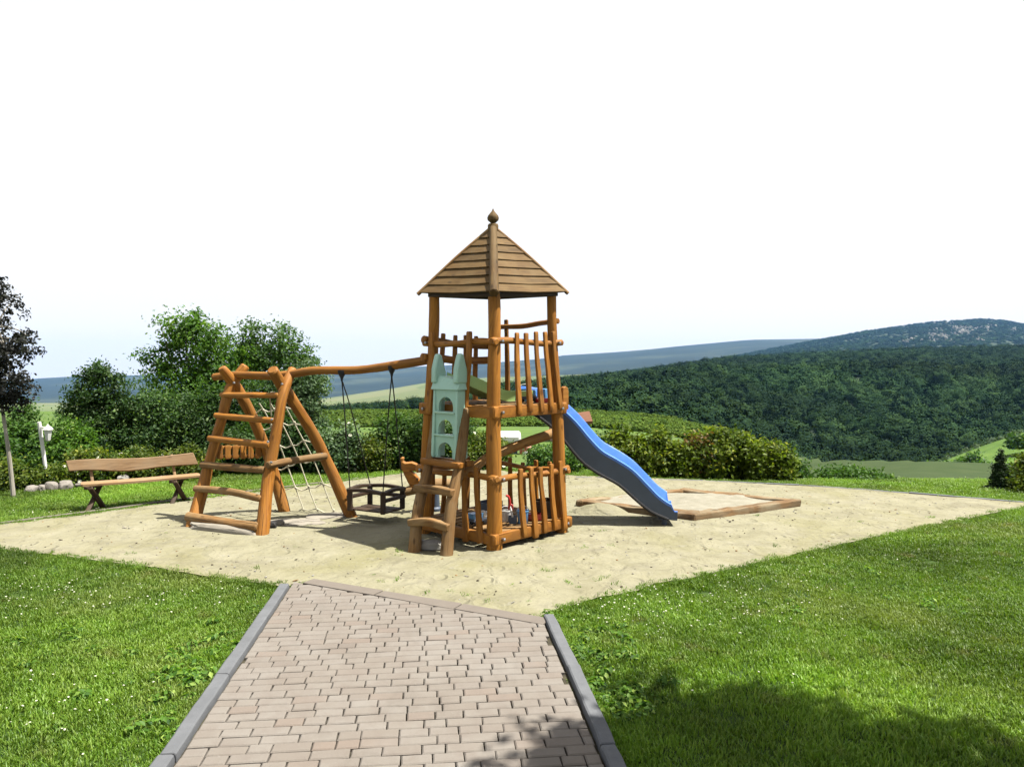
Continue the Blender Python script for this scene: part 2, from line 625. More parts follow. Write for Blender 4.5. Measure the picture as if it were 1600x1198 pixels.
# sand: fine grid clipped to the outline, ragged rim
def sand_sheet():
    import bmesh
    bm = bmesh.new()
    out = []
    n = len(SAND)
    for i in range(n):
        a, b = SAND[i], SAND[(i + 1) % n]
        L = (b - a).length
        k = max(2, int(L / .12))
        for j in range(k):
            p = a.lerp(b, j / k)
            q = .045 * mnoise.noise(Vector((p.x * 2.3, p.y * 2.3, 0))) + .02 * mnoise.noise(Vector((p.x * 9, p.y * 9, 4)))
            nrm = Vector((-(b - a).y, (b - a).x, 0)).normalized()
            out.append(p + nrm * q)
    vs = [bm.verts.new((p.x, p.y, 0)) for p in out]
    f = bm.faces.new(vs)
    bmesh.ops.triangulate(bm, faces=[f])
    # cut on a regular lattice so the surface can undulate
    for ax in (0, 1):
        for c in np.arange(-9, 15, .16):
            no = (1, 0, 0) if ax == 0 else (0, 1, 0)
            co = (c, 0, 0) if ax == 0 else (0, c, 0)
            geom = bm.verts[:] + bm.edges[:] + bm.faces[:]
            bmesh.ops.bisect_plane(bm, geom=geom, plane_co=co, plane_no=no)
    for v in bm.verts:
        x, y = v.co.x, v.co.y
        h = .010 * mnoise.noise(Vector((x * .9, y * .9, 1))) + .007 * mnoise.noise(Vector((x * 3.3, y * 3.3, 7))) + .004 * mnoise.noise(Vector((x * 9, y * 9, 3)))
        # hollows worn under the swing, the ladder foot and the climbing frame
        for hx, hy, hr, hd in HOLLOWS:
            d2 = ((x - hx) ** 2 + (y - hy) ** 2) / hr ** 2
            h -= hd * math.exp(-d2)
            h += hd * .35 * math.exp(-((math.sqrt(d2) - 1.5) ** 2) * 5)
        v.co.z = h
    me = bpy.data.meshes.new('sand')
    bm.to_mesh(me)
    bm.free()
    me.shade_smooth()
    me.materials.append(M_SAND)
    o = bpy.data.objects.new('sand', me)
    COL.objects.link(o)
    tag(o, kind='structure')
    return o


_h1, _h2, _h3, _h4 = gp(585, 806), gp(380, 822), gp(690, 850), gp(480, 815)
HOLLOWS = [(_h1.x, _h1.y, .40, .012), (_h2.x, _h2.y, .45, .014), (_h3.x, _h3.y, .45, .014), (_h4.x, _h4.y, .35, .012)]
sand_sheet()


# fan-shaped terrain strips running out to the horizon
def fan(name, us, dsf, zf, nd, mat):
    """us: view columns; dsf(u)->(d0,d1); zf(u,t,d)->z"""
    V, Fc = [], []
    for u in us:
        d0, d1 = dsf(u)
        for k in range(nd):
            t = k / (nd - 1)
            d = d0 * (d1 / d0) ** t
            V.append(((u - 800) / F_PX * d, d, zf(u, t, d)))
    nu = len(us)
    for i in range(nu - 1):
        for k in range(nd - 1):
            a = i * nd + k
            Fc.append((a, a + nd, a + nd + 1, a + 1))
    me = bpy.data.meshes.new(name)
    me.from_pydata(V, [], Fc)
    me.shade_smooth()
    me.materials.append(mat)
    o = bpy.data.objects.new(name, me)
    COL.objects.link(o)
    return tag(o, kind='structure')


def lut(tab):
    xs, ys = [a for a, b in tab], [b for a, b in tab]
    return lambda u: float(np.interp(u, xs, ys))


def zpix(y, d):
    return CAM_H + (568 - y) / F_PX * d


US = np.linspace(-1100, 2700, 191)
crest_d = lut([(700, 110), (900, 110), (1000, 105), (1060, 95), (1110, 80), (1180, 55), (1240, 35), (1300, 24), (1450, 20), (2700, 20)])
crest_y = lut([(-300, 643), (700, 641), (900, 643), (1000, 649), (1060, 655), (1110, 668), (1180, 695), (1240, 718), (1300, 733), (1450, 738), (1545, 742), (2700, 745)])


def field_z(u, t, d):
    dc = crest_d(u)
    x0 = (u - 800) / F_PX * 13.2
    z0 = float(lawn_h(np.array(x0), np.array(13.2))) - .03
    zc = zpix(crest_y(u), dc)
    if d <= dc:
        s = (d - 13.2) / (dc - 13.2)
        z = z0 + (zc - z0) * s
    else:
        z = zc - (d - dc) * .05 - .30 * max(0, d - dc - 4)
    return z + (0 if u > 1180 else .25) * min(1, max(0, d - 20) / 40) * vn(np.array((u - 800) / F_PX * d), np.array(d), .12, 2)


fan('field', US[US < 1250], lambda u: (13.2, crest_d(u) + 35), field_z, 60, M_FIELD)
fan('meadow', US[US > 1225], lambda u: (13.2, crest_d(u) + 35), field_z, 40, M_MEADOW)

fr_y = lut([(-1100, 655), (400, 650), (500, 648), (600, 640), (670, 634), (760, 621), (885, 603), (1000, 588), (1140, 565), (1400, 551), (1600, 546), (1800, 542), (2700, 526)])
fr_d = lut([(500, 300), (670, 350), (885, 600), (1000, 750), (1140, 900), (2700, 900)])
fb_y = lut([(885, 668), (1000, 674), (1100, 700), (1200, 738), (1250, 748), (1450, 756), (2700, 756)])
fb_d = lut([(-1100, 140), (885, 140), (1000, 150), (1100, 160), (1200, 175), (1250, 180), (2700, 180)])


def forest_z(u, d):
    d0, d1 = fb_d(u), fr_d(u)
    z0, z1 = zpix(fb_y(u), d0), zpix(fr_y(u), d1)
    s = (d - d0) / (d1 - d0)
    z = z0 + (z1 - z0) * s if s <= 1 else z1 - (d - d1) * .08
    x = (u - 800) / F_PX * d
    k = min(1, max(0, (u - 900) / 150))
    z += min(1, max(0, (u - 1010) / 260)) * 13 * math.exp(-((d - 400 + .12 * (x - 150)) / 75) ** 2) * math.sin(min(1, max(0, s)) * math.pi)
    tp_ = max(0, s * (1 - s)) * 3.4
    return z + k * (4.5 * float(vn(np.array(x), np.array(d), .011, 5)) + 1.6 * float(vn(np.array(x), np.array(d), .03, 8))) * min(1, tp_)


fan('forest_hill', US, lambda u: (fb_d(u), fr_d(u) * 1.12), lambda u, t, d: forest_z(u, d), 60, M_FOREST)

vy = lut([(1380, 756), (1450, 731), (1500, 711), (1550, 692), (1600, 676), (1700, 652), (2700, 560)])
fan('vineyard_slope', np.linspace(1380, 2700, 80), lambda u: (100, 172),
    lambda u, t, d: (zpix(765, 100) + (zpix(vy(u), 140) - zpix(765, 100)) * (d - 100) / 40 if d <= 140 else zpix(vy(u), 140) - (d - 140) * .35), 30, M_SLOPE)

rk_y = lut([(900, 590), (1000, 577), (1150, 556), (1250, 537), (1350, 518), (1450, 504), (1530, 498), (1565, 500), (1600, 507), (1700, 518), (1900, 538), (2700, 560)])
rk_b = lut([(900, 610), (1100, 580), (1250, 566), (2700, 560)])


def rocky_z(u, d):
    s = (d - 1400) / 1600
    z0, z1 = zpix(rk_b(u), 1400), zpix(rk_y(u), 3000)
    z = z0 + (z1 - z0) * s if s <= 1 else z1 - (d - 3000) * .1
    x = (u - 800) / F_PX * d
    return z + 5.0 * float(vn(np.array(x), np.array(d), .006, 9)) * min(1, max(0, s * (1.1 - s)) * 5)


fan('rocky_hill', np.linspace(900, 2700, 120), lambda u: (1400, 3300), lambda u, t, d: rocky_z(u, d), 40, M_FARWOOD)

pf_y = lut([(-1100, 634), (100, 630), (420, 628), (510, 622), (600, 609), (670, 597), (760, 590), (900, 585), (1100, 585)])
fan('far_fields', np.linspace(-1100, 1100, 90), lambda u: (420, 2000),
    lambda u, t, d: (zpix(646, 420) + (zpix(pf_y(u), 1700) - zpix(646, 420)) * (d - 420) / 1280 if d <= 1700 else zpix(pf_y(u), 1700) - (d - 1700) * .05), 40, M_PATCH)

rg_y = lut([(-1100, 606), (0, 598), (60, 591), (110, 588), (300, 584), (480, 579), (600, 575), (690, 571), (790, 565), (850, 560), (880, 555), (960, 550), (1010, 546), (1060, 541),
            (1170, 531), (1280, 529), (1500, 531), (2000, 545), (2700, 550)])
rg_b = lut([(-1100, 645), (100, 640), (600, 622), (900, 600), (1200, 575), (2700, 575)])


def ridge_z(u, t, d):
    z0, z1 = zpix(rg_b(u), 2600), zpix(rg_y(u), 5200)
    s = (d - 2600) / 2600
    z = z0 + (z1 - z0) * s if s <= 1 else z1 - (d - 5200) * .12
    return z + 6 * float(vn(np.array((u - 800) / F_PX * d), np.array(d), .0022, 4)) * min(1, max(0, s * (1.05 - s)) * 5)


fan('far_ridge', US, lambda u: (2600, 5900), ridge_z, 40, M_RIDGE)

# ------------------------------------------------------------------ brick path with kerbs
VPX = (680 - 800) / F_PX
PD = Vector((VPX, 1, 0)).normalized()                  # along the path
PR = Vector((PD.y, -PD.x, 0))                          # to its right
_l0, _r0 = gp(277, 1198), gp(941, 1198)
PW0, PW1 = _l0.dot(PR), _r0.dot(PR)                    # inner edges of the paving
E0, E1 = gp(462, 915), gp(858, 984)                    # far end, cut on the skew
EN = Vector((-(E1 - E0).y, (E1 - E0).x, 0)).normalized()
if EN.dot(PD) < 0:
    EN = -EN


def path_pt(s, r, z=0):
    return PD * s + PR * r + Vector((0, 0, z))


def clip_end(poly):
    out = []
    for i in range(len(poly)):
        a, b = poly[i], poly[(i + 1) % len(poly)]
        da, db = (a - E0).dot(EN), (b - E0).dot(EN)
        if da <= 0:
            out.append(a)
        if (da < 0) != (db < 0):
            out.append(a.lerp(b, da / (da - db)))
    return out


def m_brick():
    m, nt, out = new_mat('worn_clay_paver')
    N = NT(nt)
    oi = N.n('ShaderNodeObjectInfo')
    at = N.n('ShaderNodeAttribute', attribute_name='tint')
    rnd = N.math('FRACT', N.math('ADD', oi.outputs['Random'], at.outputs['Fac']))
    wp = N.wpos()
    col = N.ramp(rnd, [(0, (.142, .124, .106)), (.3, (.152, .136, .118)), (.6, (.162, .147, .130)), (.9, (.150, .134, .117)), (.98, (.148, .119, .098)), (1, (.125, .109, .094))])
    n1 = N.noise(wp, 9, 7, .65)
    col = N.mix(N.ramp(n1, [(.35, .55), (.6, 0.0)]), col, (.125, .105, .09))
    n2 = N.noise(wp, 95, 4, .7)
    col = N.mix(N.ramp(n2, [(.6, 0.0), (.75, .6)]), col, (.195, .182, .165))
    n4 = N.noise(wp, 2.4, 7, .7, .5)
    col = N.mix(N.ramp(n4, [(.54, 0.0), (.72, .6)]), col, (.105, .092, .078))
    n3 = N.noise(wp, 1.4, 5, .6)
    col = N.mix(N.ramp(n3, [(.5, 0.0), (.7, .35)]), col, (.185, .176, .162))
    N.pbsdf(out, col, .9, N.bump(N.math('ADD', n2, n1), .5, .006), .2)
    return m


M_BRICK = m_brick()
M_JOINT = m_ground('sandy_joint', [(.35, (.028, .025, .018)), (.55, (.05, .044, .03)), (.75, (.07, .07, .03))], 14, 60, .6)

pm = MB()
_q = clip_end([path_pt(-2.5, PW0 - .02), path_pt(-2.5, PW1 + .02), path_pt(9, PW1 + .02), path_pt(9, PW0 - .02)])
_b = len(pm.V)
pm.V += [Vector((p.x, p.y, .012)) for p in _q]
pm.face(list(range(len(_q))), [(p.x, p.y) for p in _q])
path = tag(pm.build('path', M_JOINT, smooth=False), kind='structure')


def brick_mesh(poly, z0, z1, cham=.007, gap=.0025, tiltx=0, tilty=0):
    """poly in path plane (list of Vector), returns verts, faces of one chamfered brick"""
    c = sum(poly, Vector()) / len(poly)
    n = len(poly)

    def inset(g):
        o = []
        for i in range(n):
            p, a, b = poly[i], poly[i - 1], poly[(i + 1) % n]
            d1, d2 = (a - p), (b - p)
            if d1.length < 1e-6 or d2.length < 1e-6:
                o.append(p)
                continue
            o.append(p + (d1.normalized() + d2.normalized()) * min(g, d1.length * .4, d2.length * .4))
        return o
    lo, hi = inset(gap), inset(gap + cham)
    V = [Vector((p.x, p.y, z0)) for p in lo] + [Vector((p.x, p.y, z1 - cham * .8)) for p in lo] + [Vector((p.x, p.y, z1)) for p in hi]
    for v in V[n:]:
        v.z += (v.x - c.x) * tiltx + (v.y - c.y) * tilty
    Fs = [tuple(2 * n + i for i in range(n))]
    for r in (0, 1):
        for i in range(n):
            j = (i + 1) % n
            Fs.append((r * n + i, r * n + j, (r + 1) * n + j, (r + 1) * n + i))
    return V, Fs


def poly_area(p):
    return abs(sum(p[i].x * p[(i + 1) % len(p)].y - p[(i + 1) % len(p)].x * p[i].y for i in range(len(p)))) / 2


bricks = []
RW = .086
row = 0
s = -2.5
rr = random.Random(3)
while s < 7.2:
    r = PW0 - rr.random() * .12
    while r < PW1:
        L = rr.choice((.115, .15, .15, .19, .19))
        a, b = max(r, PW0), min(r + L, PW1)
        r += L
        if b - a < .035:
            continue
        # joints wander a little
        j = lambda: (rr.random() - .5) * .004
        poly = clip_end([path_pt(s + j(), a + .0008 + j()), path_pt(s + j(), b - .0008 + j()), path_pt(s + RW + j(), b - .0008 + j()), path_pt(s + RW + j(), a + .0008 + j())])
        if len(poly) >= 3 and poly_area(poly) > .0012:
            cc = sum(poly, Vector()) / len(poly)
            bricks.append((cc, poly))
    s += RW
    row += 1


def in_view(p):
    d = p.y
    return d > 3.40 and abs(p.x) < d * .71


vis = sorted([b for b in bricks if in_view(b[0])], key=lambda b: b[0].y)
single = vis[:300]
ids = set(id(b) for b in single)
cache = {}
for cc, poly in single:
    w_ = (poly[1] - poly[0]).length if len(poly) == 4 else 0
    z1 = .034 + (rr.random() - .5) * .005
    rect = len(poly) == 4 and abs(w_ - round(w_ / .04) * .04) < .02 and (cc - E0).dot(EN) < -.15
    V, Fs = brick_mesh([p - cc for p in poly], -.01, z1, tiltx=(rr.random() - .5) * .03, tilty=(rr.random() - .5) * .03)
    me = bpy.data.meshes.new('brick')
    me.from_pydata([tuple(v) for v in V], [], Fs)
    me.materials.append(M_BRICK)
    o = bpy.data.objects.new('brick', me)
    o.location = cc
    o.parent = path
    COL.objects.link(o)
VV, FF, TT = [], [], []
for b in bricks:
    if id(b) in ids:
        continue
    V, Fs = brick_mesh(b[1], -.01, .034 + (rr.random() - .5) * .004)
    o_ = len(VV)
    VV += [tuple(v) for v in V]
    FF += [tuple(i + o_ for i in f) for f in Fs]
    TT += [rr.random()] * len(Fs)
me = bpy.data.meshes.new('brick_field')
me.from_pydata(VV, [], FF)
me.attributes.new('tint', 'FLOAT', 'FACE').data.foreach_set('value', TT)
me.materials.append(M_BRICK)
o = bpy.data.objects.new('brick_field', me)
o.parent = path
COL.objects.link(o)
o['kind'] = 'stuff'


def kerb_run(side, s0, s1, pieces):
    L = (s1 - s0) / pieces
    for k in range(pieces):
        a, b = s0 + k * L + .004, s0 + (k + 1) * L - .004
        r0, r1 = (PW0 - .095, PW0 - .008) if side < 0 else (PW1 + .014, PW1 + .098)
        dz, dr = (rr.random() - .5) * .012, (rr.random() - .5) * .014
        z = .062 + dz
        rc = (r0 + r1) / 2
        hw = abs(r1 - r0) / 2
        n_ = 9
        pts = [path_pt(a + (b - a) * i / n_, rc + dr * (1 - 2 * i / n_) + (rr.random() - .5) * .005, z / 2 - .05 + (rr.random() - .5) * .003) for i in range(n_ + 1)]
        MB().sweep(pts, hw * .98, half=(z / 2 + .05) / hw, wob=.05, res=1, cham=.06).build('kerb_stone', M_KERB, path, ang=25)


kerb_run(-1, -1.9, 6.34, 9)
kerb_run(1, -2.2, 5.36, 8)
# sloping end slabs between paving and sand
for k in range(3):
    a, b = E0.lerp(E1, .03 + k * .318), E0.lerp(E1, .03 + (k + 1) * .318 - .006)
    n = EN * .145
    mb = MB()
    P = [a + EN * .006, b + EN * .006, b + n, a + n]
    mb.hexa([Vector((p.x, p.y, -.08)) for p in P] + [Vector((p.x, p.y, .036 + (rr.random() - .5) * .006)) for p in P])
    mb.build('end_slab', M_KERB2, path, bevel=.006)

# low edging along the back of the sand
def edging(pts, name, mat, hgt, wid):
    root = None
    for i in range(len(pts) - 1):
        a, b = pts[i], pts[i + 1]
        n_ = max(1, round((b - a).length / 1.0))
        for k in range(n_):
            p, q = a.lerp(b, k / n_), a.lerp(b, (k + 1) / n_ - .006)
            t = (q - p).normalized()
            nn = Vector((-t.y, t.x, 0)) * wid
            za, zb = [float(lawn_h(np.array(v.x), np.array(v.y))) + hgt + (rr.random() - .5) * .012 for v in (p, q)]
            mb = MB()
            P = [p - nn, q - nn, q + nn, p + nn]
            mb.hexa([Vector((v.x, v.y, -.15)) for v in P] + [Vector((v.x, v.y, z)) for v, z in zip(P, (za, zb, zb, za))])
            if root is None:
                root = tag(mb.build(name, mat, bevel=.006), kind='structure')
            else:
                mb.build('edging_stone', mat, root, bevel=.006)


edging([gp(900, 745), gp(1100, 750.5), gp(1250, 757), gp(1420, 770), gp(1600, 784), gp(1760, 797)], 'kerb_edging', M_KERB, .045, .035)
edging([gp(-160, 832), gp(0, 817), gp(150, 798), gp(330, 774), gp(500, 754), gp(640, 735), gp(690, 730)], 'concrete_edging', M_KERB2, .042, .03)

# ------------------------------------------------------------------ play tower
TN = gp(772, 858)
TE1 = Vector((.6815, .7318, 0)).normalized()
TE2 = Vector((-TE1.y, TE1.x, 0))
TS = 1.09
TC = TN + (TE1 + TE2) * TS / 2
LEAN = .15 / 2.7


def tw(a, b, z):
    p = TN + TE1 * a + TE2 * b
    q = TC + (p - TC) * (1 - LEAN * z)
    return Vector((q.x, q.y, z))


tower = thing('play_tower', 'tall orange log play tower with pointed boarded roof and railed platform', 'play tower', (TC.x, TC.y, 0))
for k, (a, b, r0, r1) in enumerate(((0, 0, .078, .062), (TS, 0, .068, .054), (0, TS, .066, .058), (TS, TS, .062, .054))):
    j = lambda s: Vector(((random.random() - .5) * s, (random.random() - .5) * s, 0))
    pts = [tw(a, b, -.1), tw(a, b, .5) + j(.02), tw(a, b, 1.1) + j(.025), tw(a, b, 1.7) + j(.03), tw(a, b, 2.25) + j(.03), tw(a, b, 2.74 if k else 2.66)]
    MB().sweep(pts, [r0 * 1.05, r0, r0, (r0 + r1) / 2, r1 * 1.04, r1], n=14, wob=.09).build('post', W_POST, tower)

# decks and their edge beams
for z, nm, hb in ((1.40, 'platform', .062), (.112, 'base', .056)):
    for (a0, b0), (a1, b1) in (((-.1, 0), (TS + .1, 0)), ((0, TS + .1), (0, -.1)), ((TS, -.1), (TS, TS + .1)), ((-.1, TS), (TS + .1, TS))):
        off = -.055 if (b0 == b1 == 0 or a0 == a1 == 0) else .05
        if b0 == b1:
            p, q = tw(a0, b0 + off, z), tw(a1, b1 + off, z)
        else:
            p, q = tw(a0 + off, b0, z), tw(a1 + off, b1, z)
        if b0 == b1:
            p.z += .004
            q.z += .004
        mid = p.lerp(q, .5)
        t = (q - p).normalized()
        MB().sweep([p, mid, q], .034, half=hb / .034, up=(0, 0, 1), wob=.05).build(nm + '_beam', W_ORANGE, tower)
    nb = 9
    for k in range(nb):
        b = .03 + k * (TS - .06) / (nb - 1)
        MB().sweep([tw(.02, b, z + .05), tw(TS - .02, b, z + .05)], .052, half=.24, wob=.03).build('deck_board', W_GREY, tower)


def railing(name, axis, off, rail_z, slats, z0, z1, rr_=.034, wild=.012, ext=(.11, .11), mat=W_ORANGE, width=.029):
    """axis 'a': along TE1 at b = off; axis 'b': along TE2 at a = off"""
    g = group_part(name, tower)
    P = (lambda f, o, z: tw(f * TS, off + o, z)) if axis == 'a' else (lambda f, o, z: tw(off + o, f * TS, z))
    sg = -1 if off < .5 else 1
    f0, f1 = -ext[0] / TS, 1 + ext[1] / TS
    rz = rail_z if isinstance(rail_z, tuple) else (rail_z, rail_z)
    pts = [P(f0 + (f1 - f0) * t, sg * (.055 + .012 * math.sin(t * 9 + rail_z if not isinstance(rail_z, tuple) else t * 7)), rz[0] + (rz[1] - rz[0]) * t + .012 * math.sin(t * 7 + off)) for t in (0, .25, .5, .75, 1)]
    MB().sweep(pts, [rr_ * 1.08, rr_, rr_ * .95, rr_, rr_ * 1.02], wob=.14, n=12).build('rail', mat, g)
    for f, l0, l1 in slats:
        o = sg * (.055 + rr_ + .008)
        w0 = (random.random() - .5) * wild * 2
        pts = [P(f + l0, sg * .1, z0 + random.uniform(-.02, .02)), P(f + l0 * .5 + w0, o, z0 + (z1 - z0) * .4), P(f + w0 * .5 + l1 * .4, o, z0 + (z1 - z0) * .75), P(f + l1, o, z1 + random.uniform(-.03, .03))]
        up = TE2 if axis == 'a' else TE1
        MB().sweep(pts, [width * 1.15, width * 1.05, width * .95, width * .9], half=.55, up=up, wob=.12, res=5).build('slat', mat, g)
    return g


railing('upper_railing', 'a', 0, 2.13, [(.27, .02, 0), (.42, .04, 0), (.59, .06, 0), (.755, .05, -.01), (.915, .05, -.02)], 1.38, 2.24)
railing('upper_railing', 'b', 0, 2.12, [(.29, .06, .0), (.90, .0, .02)], 1.37, 2.26, width=.036)
railing('upper_railing', 'b', TS, (2.37, 2.33), [(.84, 0, 0)], 1.38, 2.45, rr_=.03, ext=(.05, .1))
railing('upper_railing', 'a', TS, (2.16, 2.10), [(.25, 0, 0), (.45, .0, 0), (.62, 0, 0), (.8, 0, 0)], 1.38, 2.24, rr_=.04)
g = railing('upper_railing', 'a', TS, (1.96, 1.93), [], 1.38, 2.24, rr_=.045)
railing('lower_railing', 'a', 0, .71, [(.29, .05, 0), (.45, .045, 0), (.59, .05, 0), (.765, .04, .01), (.92, .03, 0)], .06, .80, width=.03)
railing('lower_railing', 'b', 0, .73, [(.14, -.05, .02), (.33, -.04, .0)], .05, .82, width=.031)
railing('lower_railing', 'b', TS, .68, [(.2, 0, 0), (.4, 0, 0), (.6, 0, 0), (.8, 0, 0)], .08, .74, rr_=.028)
railing('lower_railing', 'a', TS, .70, [(.15, 0, 0), (.32, 0, 0), (.5, 0, 0), (.68, 0, 0), (.85, 0, 0)], .08, .76, rr_=.028)

# roof: lapped boards, four hip poles, collar and finial
roof = group_part('roof', tower)
AP = Vector((TC.x, TC.y, 3.43))
HD = .81
d_near = (TN - TC).normalized()
d_right = (TN + TE1 * TS - TC).normalized()
RCN = [TC + d_near * HD, TC + d_right * HD, TC - d_near * HD, TC - d_right * HD]
RZ = [2.625, 2.70, 2.72, 2.685]
RCN = [Vector((p.x, p.y, z)) for p, z in zip(RCN, RZ)]
for k in range(4):
    P, Q = RCN[k], RCN[(k + 1) % 4]
    nrm = (Q - P).cross(AP - P).normalized()
    if nrm.z < 0:
        nrm = -nrm
    nb = 8
    for i in range(nb):
        t0, t1 = i / nb * .93 - .004, (i + 1) / nb * .93 + .02
        jl = random.uniform(-.0025, .0025)
        sag = -.012 if i < 2 else -.004
        lo, hi = nrm * (.022 + random.uniform(0, .002)), nrm * .004
        a0, b0, a1, b1 = P.lerp(AP, t0), Q.lerp(AP, t0), P.lerp(AP, t1), Q.lerp(AP, t1)
        m0 = a0.lerp(b0, .5) + Vector((0, 0, sag + jl))
        m1 = a1.lerp(b1, .5)
        th = nrm * -.016
        mb = MB()
        for (x0, y0, x1, y1) in ((a0, m0, a1, m1), (m0, b0, m1, b1)):
            mb.hexa([x0 + lo + th, y0 + lo + th, y1 + hi + th, x1 + hi + th, x0 + lo, y0 + lo, y1 + hi, x1 + hi])
        mb.build('board', W_ROOF, roof, smooth=False)
for k in range(4):
    P = RCN[k]
    d = (AP - P)
    up = Vector((0, 0, .022))
    e = P - d.normalized() * (.05 if k == 0 else .045)
    r = (.05, .046, .042) if k == 0 else (.022, .022, .022)
    MB().sweep([e + up * .6, P.lerp(AP, .5) + up, AP + Vector((0, 0, .0)) - d * .03], list(r), n=12, wob=.07).build('hip_pole', W_ROOF if k == 0 else W_GREY, roof)
# fascia under the eaves
for k in range(4):
    P, Q = RCN[k], RCN[(k + 1) % 4]
    c = Vector((TC.x, TC.y, 0))
    p, q = [Vector((v.x + (c.x - v.x) * .12, v.y + (c.y - v.y) * .12, v.z - .005)) for v in (P, Q)]
    MB().sweep([p, q], .022, half=1.8, wob=.02).build('eave_beam', W_DARK, roof)
MB().lathe([(.048, 0), (.058, .015), (.060, .075), (.052, .09)], AP + Vector((0, 0, -.065))).build('collar', W_ROOF, roof)
MB().lathe([(.022, 0), (.034, .012), (.060, .035), (.066, .062), (.056, .09), (.034, .115), (.014, .14), (.004, .165)], AP + Vector((0, 0, .03)), 12).build('finial', W_ROOF, roof)

# ladder on the front-left face
ladder = group_part('ladder', tower)
FN = -TE1                                         # outward normal of that face
lf, rf = gp(647, 861), gp(697, 867)
ltop, rtop = tw(-.06, .84 * TS, 1.34), tw(-.09, .335 * TS, 1.43)
LL = [lf + Vector((0, 0, -.06)), lf.lerp(ltop, .3) + FN * .03, lf.lerp(ltop, .65) - FN * .02, ltop]
RL = [rf + Vector((0, 0, -.06)), rf.lerp(rtop, .3) + FN * .02, rf.lerp(rtop, .62) - FN * .02, rtop]
MB().sweep(LL, [.068, .06, .05, .045], wob=.1, n=12).build('stringer', W_GREY, ladder)
MB().sweep(RL, [.068, .062, .056, .055], wob=.1, n=12).build('stringer', W_GREY, ladder)


def on(pts, z):
    for i in range(len(pts) - 1):
        if pts[i].z <= z <= pts[i + 1].z:
            return pts[i].lerp(pts[i + 1], (z - pts[i].z) / (pts[i + 1].z - pts[i].z))


for z, bow in ((.27, .035), (.60, .01)):
    a, b = on(LL, z), on(RL, z)
    e = (b - a).normalized() * .05
    MB().sweep([a - e + FN * .055, a.lerp(b, .5) + FN * .06 + Vector((0, 0, bow)), b + e + FN * .055], [.044, .05, .046], half=.8, wob=.1).build('rung', W_GREY, ladder)
zb = .86
a, b = on(LL, zb), on(RL, zb)
e = (b - a).normalized() * .07
MB().sweep([a - e + FN * .03, b + e + FN * .03], [.05, .05], half=.6, wob=.05).build('ledge', W_ORANGE, ladder)
MB().sweep([a - e * .6 + FN * -.13, b + e * .6 + FN * -.13], [.05, .05], half=.6, wob=.05).build('ledge', W_ORANGE, ladder)

# bent log running from the ladder behind the near post up to the slide
MB().sweep([dp(714, 744, 7.70), dp(738, 734, 7.8), dp(760, 716, 7.95), dp(812, 695, 8.25), dp(866, 676, 8.55)], [.056, .052, .052, .056, .058], wob=.1, n=12).build('bent_brace', W_YELLOW, tower)
for z in (1.40, .112, 2.13, .72):
    for a_, b_ in ((0, -.118), (TS, -.118), (-.118, TS)):
        ax = Matrix((TE1, Vector((0, 0, 1)), -TE2)).transposed() if b_ < 0 else Matrix((TE2, Vector((0, 0, 1)), -TE1)).transposed()
        MB().lathe([(.017, -.03), (.017, .004), (.010, .012)], tw(a_ * .985 + (.03 if a_ == 0 and b_ < 0 else 0), b_, z), 6, ax).build('bolt', M_STEEL, tower)
# rounded board at the head of the slide
ob = [(0, 0), (.10, 0), (.10, .2), (.085, .245), (.05, .265), (.015, .25), (0, .2)]
MB().extrude(ob, tw(TS + .06, -.03, 1.38), TE1, (0, 0, 1), .05).build('head_board', W_ORANGE, tower, bevel=.006)

# ------------------------------------------------------------------ blue wave slide
sl0, sl1 = Vector((.02, 8.99, 1.36)), Vector((1.95, 8.86, .06))
sd = Vector((sl1.x - sl0.x, sl1.y - sl0.y, 0))
SLEN = sd.length
sd.normalize()
sn = Vector((sd.y, -sd.x, 0))                    # towards the viewer
prof_s = [(0, 1.42), (.16, 1.41), (.3, 1.36), (.44, 1.26), (.57, 1.12), (.70, .94), (.84, .775), (1.0, .665), (1.14, .56), (1.27, .41), (1.40, .255), (1.52, .155), (1.60, .12), (1.66, .115)]
slide = thing('wave_slide', 'bright blue plastic wavy slide running down into the sandbox', 'slide', (sl0.x, sl0.y, 0))
cl = catmull([Vector((x / 1.66 * SLEN, z, 0)) for x, z in prof_s], 4)
mb = MB()
sect = [(-.28, .19), (-.255, .20), (-.24, .185), (-.225, .06), (-.18, .008), (0, 0), (.18, .008), (.225, .05), (.24, .125), (.255, .14), (.28, .13), (.275, .09), (.23, -.03), (.1, -.03), (-.1, -.03), (-.23, -.03), (-.275, .09)]
ns = len(sect)
for i, p in enumerate(cl):
    q = cl[min(i + 1, len(cl) - 1)] - cl[max(i - 1, 0)]
    tt = q.normalized()
    upv = sd * (-tt.y) + Vector((0, 0, tt.x))
    O = Vector((sl0.x, sl0.y, 0)) + sd * p.x + Vector((0, 0, p.y))
    fl = 1.0 if i < len(cl) - 6 else max(.45, (len(cl) - i) / 7)
    for y, h in sect:
        mb.V.append(O + sn * y + upv * (h * (fl if h > .05 else 1)))
for i in range(len(cl) - 1):
    for k in range(ns):
        k2 = (k + 1) % ns
        mb.face((i * ns + k, i * ns + k2, (i + 1) * ns + k2, (i + 1) * ns + k))
mb.face(list(range(ns))[::-1])
mb.face([(len(cl) - 1) * ns + k for k in range(ns)])
mb.build('chute', M_BLUE, slide, ang=50)
